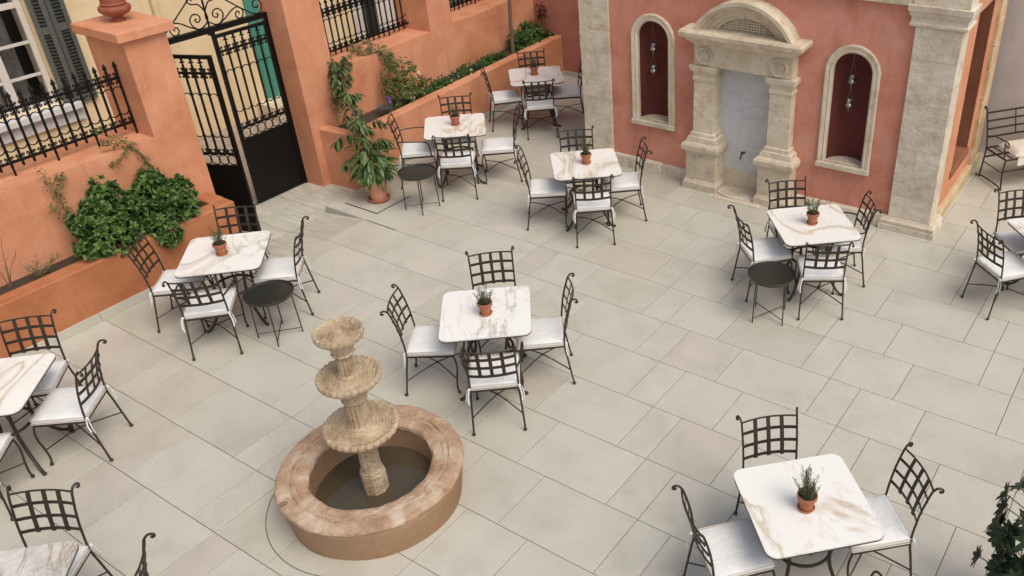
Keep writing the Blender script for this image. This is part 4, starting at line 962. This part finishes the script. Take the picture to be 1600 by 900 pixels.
twigs('dry_shrub', 'small straggly grey-green shrub low in the left planter', (-5.12, -3.86, .57), [(-5.05, -3.75, .72), (-5.1, -3.95, .75), (-5.2, -3.8, .74), (-5.05, -3.9, .68), (-5.12, -3.68, .72), (-5.15, -3.6, .70), (-5.18, -3.95, .7)], 'twig', 'olive')

# big potted plant at the gate
pp = thing('potted_climber', 'tall long-leaved plant in a pale terracotta pot beside the gate ramp', 'potted plant', (-4.40, -.10, .0055))
MB().lathe([(.0, .02), (.098, .02), (.112, .10), (.135, .26), (.140, .285), (.146, .29), (.146, .318), (.136, .322), (.128, .29), (.0, .28)], 36).build('pot', 'terra_pale', pp, True)
MB().lathe([(.0, .0), (.128, .0), (.148, .034), (.140, .038), (.122, .018), (.0, .018)], 36).build('saucer', 'terra', pp, True)
MB().lathe([(.0, .30), (.131, .295)], 20, cap=False).build('soil', 'soil', pp)
rnd = random.Random(21); b0 = Vector((-4.40, -.10, .0055))
PATH = [Vector(p)-b0 for p in [(-4.40, -.10, .29), (-4.55, .0, .55), (-4.72, .10, .72), (-4.93, .20, .90), (-5.14, .31, 1.13), (-5.36, .41, 1.36), (-5.48, .48, 1.52)]]
PC = catmull(PATH, 8); sm = MB().tube(PC, lambda q: .012*(1-.6*q), 6); lf = MB()
for i in range(130):
    q = rnd.random(); k = min(len(PC)-1, int(q*len(PC))); p = PC[k]; a = rnd.uniform(0, 6.28); o_ = Vector((math.cos(a), math.sin(a), 0)); ln = rnd.uniform(.11, .20)
    lf.leaf(p, o_*rnd.uniform(.3, 1)+Vector((0, 0, rnd.uniform(-1, .3))), (0, 0, 1), ln, ln*.27, rnd.uniform(.15, .4), 2)
for i in range(34):                           # side shoots with hanging leaves
    q = rnd.random()**.8; k = min(len(PC)-1, int(q*.93*len(PC))); p = PC[k]; a = rnd.uniform(0, 6.28); o_ = Vector((math.cos(a), math.sin(a), 0))
    if q > .6 and o_.x < 0: o_.x *= -.5
    ln_s = rnd.uniform(.10, .27)*(1-.45*q); tip = p+o_*ln_s+Vector((0, 0, rnd.uniform(-.05, .16)))
    Q = catmull([p, (p+tip)/2+Vector((0, 0, .05)), tip], 5); sm.tube(Q, .0035, 4)
    for j in range(rnd.randrange(8, 14)):
        b = rnd.uniform(-1.4, 1.4); dd_ = Vector((math.cos(a+b), math.sin(a+b), rnd.uniform(-1.3, .1))); ln = rnd.uniform(.11, .20)*(1-.25*q)
        lf.leaf(Q[rnd.randrange(2, len(Q))], dd_, (0, 0, 1), ln, ln*rnd.uniform(.22, .30), rnd.uniform(.1, .4), 2)
for side_, tipv in ((1, (.25, .15, .10)), (-1, (-.15, -.30, -.05)), (1, (.20, -.15, .05)), (1, (.05, .3, .1)), (-1, (-.1, -.35, .0)), (1, (.15, .25, .0))):
    st0 = PC[rnd.randrange(5, 22)]; tv = Vector(tipv); Q = catmull([st0, st0+tv*.6+Vector((0, 0, .06)), st0+tv], 6); sm.tube(Q, .004, 4)
    for i in range(22):
        p = Q[rnd.randrange(3, len(Q))]; d = tv.normalized()*.3+rv3(rnd)*.6+Vector((0, 0, -.7)); ln = rnd.uniform(.11, .18); lf.leaf(p, d, (0, 0, 1), ln, ln*.27, .25, 2)
for i in range(190):                          # skirt of leaves hanging over the pot
    a = rnd.uniform(0, 6.28); o_ = Vector((math.cos(a), math.sin(a), 0)); ln = rnd.uniform(.15, .25)
    lf.leaf(Vector((-.04, .02, rnd.uniform(.34, .64)))+o_*rnd.uniform(.03, .19), o_+Vector((0, 0, rnd.uniform(-.9, .4))), (0, 0, 1), ln, ln*.25, .35, 2)
sm.build('stem', 'bark', pp, True); lf.build('foliage', 'lance', pp)
vine('climbing_vine', 'dark round-leaved vine on the wall above the big potted plant', [(-5.50, .34, .70), (-5.53, .38, .95), (-5.53, .46, 1.15), (-5.54, .45, 1.33), (-5.58, .48, 1.47), (-5.66, .52, 1.50)], 8, 170, .075, .045, 'lance', extra=[[(-5.53, .40, 1.0), (-5.5, .62, 1.2), (-5.52, .75, 1.42)], [(-5.53, .45, 1.3), (-5.6, .65, 1.42), (-5.62, .8, 1.46)]], spread=.05)
# planter 2 growth, from near to far
lv = thing('lavender', 'grey lavender tuft with violet flowers behind the armchair', 'shrub', onp(.95, .32, .56))
mb = MB(); rnd = random.Random(4)
for i in range(150):
    a = rnd.uniform(0, 6.28); d = Vector((math.cos(a)*rnd.uniform(.1, .7), math.sin(a)*rnd.uniform(.1, .7), 1)).normalized(); p1 = d*rnd.uniform(.14, .27); mb.tube([(0, 0, 0), p1], .0016, 3)
    for j in range(9): mb.leaf(p1*rnd.uniform(.3, 1), rv3(rnd)+d, d, .03, .005, .1)
mb.build('foliage', 'lav', lv); mb = MB()
for p in ((.05, .08, .29), (-.02, .1, .27), (.08, .05, .26), (.03, .06, .31)):
    for j in range(8): mb.leaf(Vector(p)+rv3(rnd)*.012, rv3(rnd), (0, 0, 1), .025, .018)
mb.build('flower', 'violet', lv)
ob = thing('olive_bush', 'yellow-green rambling bush climbing from planter to sill', 'shrub', onp(1.42, .36, .56))
def wl(l): return [(*onp(s-.1, d-.02, z+.06), r*1.22) for s, d, z, r in l]
plant(ob, wl([(1.45, .42, 1.22, .09), (1.62, .36, 1.10, .10), (1.38, .42, 1.02, .11), (1.30, .40, .88, .10), (1.60, .36, .90, .13), (1.46, .36, .80, .14), (1.75, .32, .76, .12), (1.60, .30, .66, .12), (1.40, .30, .66, .11)]), seed=9, n_ros=62, leaf=.048, width=.026, mat='olive', per=6)
rnd = random.Random(12); mb = MB()
for p in ((1.72, .3, 1.02), (1.5, .26, .70), (1.68, .22, .72), (1.36, .30, .80)):
    c = Vector(onp(*p))-ob.location
    for j in range(10): mb.leaf(c+rv3(rnd)*.008, rv3(rnd), (0, 0, 1), .03, .022)
mb.build('flower', 'flower', ob)
sb = thing('straw_bush', 'dry straw-coloured shoots lying on the middle sill', 'shrub', on2(1.35, .05, 1.385))
plant(sb, [(*on2(1.30, .10, 1.47), .09), (*on2(1.42, .06, 1.42), .08), (*on2(1.52, -.02, 1.36), .08), (*on2(1.18, .18, 1.45), .06), (*on2(1.58, -.06, 1.27), .06)], seed=13, n_ros=95, leaf=.06, width=.034, mat='straw', per=6)
gc = thing('ground_cover', 'low dark green ground cover filling the long planter', 'ground cover', onp(2.4, .33, .56))
plant(gc, wl([(1.85+.17*i, .32+.05*math.sin(i*2.1), .60+.03*math.sin(i*1.7)-.01*(i > 6), .115+.02*math.sin(i*1.3)) for i in range(11)]), seed=14, n_ros=70, leaf=.042, width=.026, mat='cover', per=6)
rnd = random.Random(15); mb = MB()
for p in ((2.55, .28, .70), (2.72, .32, .71), (2.9, .3, .70), (2.35, .25, .70), (2.78, .2, .69)):
    c = Vector(onp(*p))-gc.location
    for j in range(10): mb.leaf(c+rv3(rnd)*.008, rv3(rnd), (0, 0, 1), .026, .02)
mb.build('flower', 'flower', gc)
fg = thing('heather_shrub', 'dark spiky low shrub beside the slim trunk', 'shrub', onp(3.5, .36, .56)); rnd = random.Random(16); mb = MB()
for s in (3.05, 3.25, 3.45, 3.65, 3.8):
    c = Vector(onp(s, .36, .56))-fg.location
    for i in range(40):
        d = Vector((rnd.uniform(-.5, .5), rnd.uniform(-.5, .5), 1)).normalized(); p1 = c+d*rnd.uniform(.1, .24); mb.tube([c, p1], .0018, 3)
        for j in range(7): mb.leaf(c.lerp(p1, rnd.uniform(.3, 1)), rv3(rnd)+d, d, .035, .010, .1)
mb.build('foliage', 'cover', fg)
tk = thing('young_tree', 'slim bare trunk rising from the far planter', 'tree', onp(4.08, .34, .5))
MB().tube([(0, 0, 0), (-.01, .02, .6), (.02, .03, 1.4), (.0, .0, 2.6)], lambda q: .035-.012*q, 8, 6).build('trunk', 'bark', tk, True)
rnd = random.Random(18); mb = MB(); tb_ = MB()
for k in range(16):
    a = k*2.4; e = Vector((math.cos(a)*.55, math.sin(a)*.55, 2.7+.5*rnd.random())); tb_.tube([(0, 0, 2.3+.02*k), e*.6+Vector((0, 0, .9)), e], .007, 4, 3)
    for j in range(70): mb.leaf(e+rv3(rnd)*.3, rv3(rnd), (0, 0, 1), .06, .025)
tb_.build('limb', 'bark', tk); mb.build('crown', 'olive', tk)
fb = thing('far_bush', 'dense bright green bush in the far corner of the planter', 'shrub', onp(4.65, .36, .54))
plant(fb, wl([(4.40, .38, .70, .15), (4.52, .40, .64, .15), (4.68, .36, .66, .16), (4.85, .36, .62, .16), (5.02, .36, .60, .14), (4.70, .42, .80, .12), (4.88, .42, .76, .12), (4.45, .30, .60, .12), (4.6, .40, .84, .08)]), seed=19, n_ros=74, leaf=.05, width=.03, mat='basil', per=6)
wl_ = thing('wall_lamp', 'small round black lamp beside the far bush', 'lamp', (-5.43, 5.165, .66))
MB().ball((0, -.085, 0), .075, 14, 9, (1, .8, 1)).build('globe', 'black', wl_, True); MB().tube([(0, -.03, 0), (0, .003, 0)], .02, 8).build('bracket', 'black', wl_)
rd = thing('dry_plant', 'withered dark red plant against the rose wall', 'shrub', (-5.62, 5.0, .56)); rnd = random.Random(20); mb = MB(); sm = MB()
sm.tube([(0, 0, 0), (.0, .08, .3), (-.01, .10, .62)], .008, 5, 4); sm.tube([(0, .05, .2), (.05, .08, .45), (.03, .1, .6)], .006, 5, 4); sm.build('stem', 'twig', rd, True)
for i in range(70): mb.leaf(Vector((rnd.uniform(-.08, .08), .06+rnd.uniform(-.06, .05), rnd.uniform(.45, .68))), rv3(rnd)+Vector((0, 0, -.4)), (0, 0, 1), .08, .03, .3)
mb.build('foliage', 'redleaf', rd)
# potted tree at the right edge
rp = thing('potted_shrub', 'dark glossy-leaved shrub in a black pot at the bottom right edge', 'potted plant', (4.12, -2.42, .001))
MB().lathe([(.0, .0), (.13, .0), (.17, .32), (.19, .33), (.19, .38), (.175, .38), (.165, .33), (.0, .32)], 32).build('pot', 'black', rp, True); MB().lathe([(0, .345), (.168, .34)], 20, cap=False).build('soil', 'soil', rp)
sm = MB().tube([(0, 0, .33), (.01, 0, .6), (-.02, .01, .95)], .014, 6, 4); mb = MB(); rnd = random.Random(22)
for k in range(60):
    a = rnd.uniform(0, 6.28); z = rnd.uniform(.42, 1.12); rr = rnd.uniform(.08, .27); c = Vector((math.cos(a)*rr, math.sin(a)*rr, z)); sm.tube([(0, 0, z-.12), c], .004, 4)
    o_ = Vector((math.cos(a), math.sin(a), .35)).normalized(); e1 = o_.orthogonal().normalized(); e2_ = o_.cross(e1)
    for j in range(8):
        b = j*.785+rnd.uniform(-.2, .2); mb.leaf(c, (e1*math.cos(b)+e2_*math.sin(b))*.9+o_*.4, o_, rnd.uniform(.08, .125), .038, .15, 2)
sm.build('stem', 'bark', rp, True); mb.build('foliage', 'darkleaf', rp)

# ------------------------------------------------------------------ render settings
scene.render.engine = 'CYCLES'
scene.cycles.max_bounces = 8; scene.cycles.transparent_max_bounces = 8
scene.render.resolution_x = 1024; scene.render.resolution_y = 576
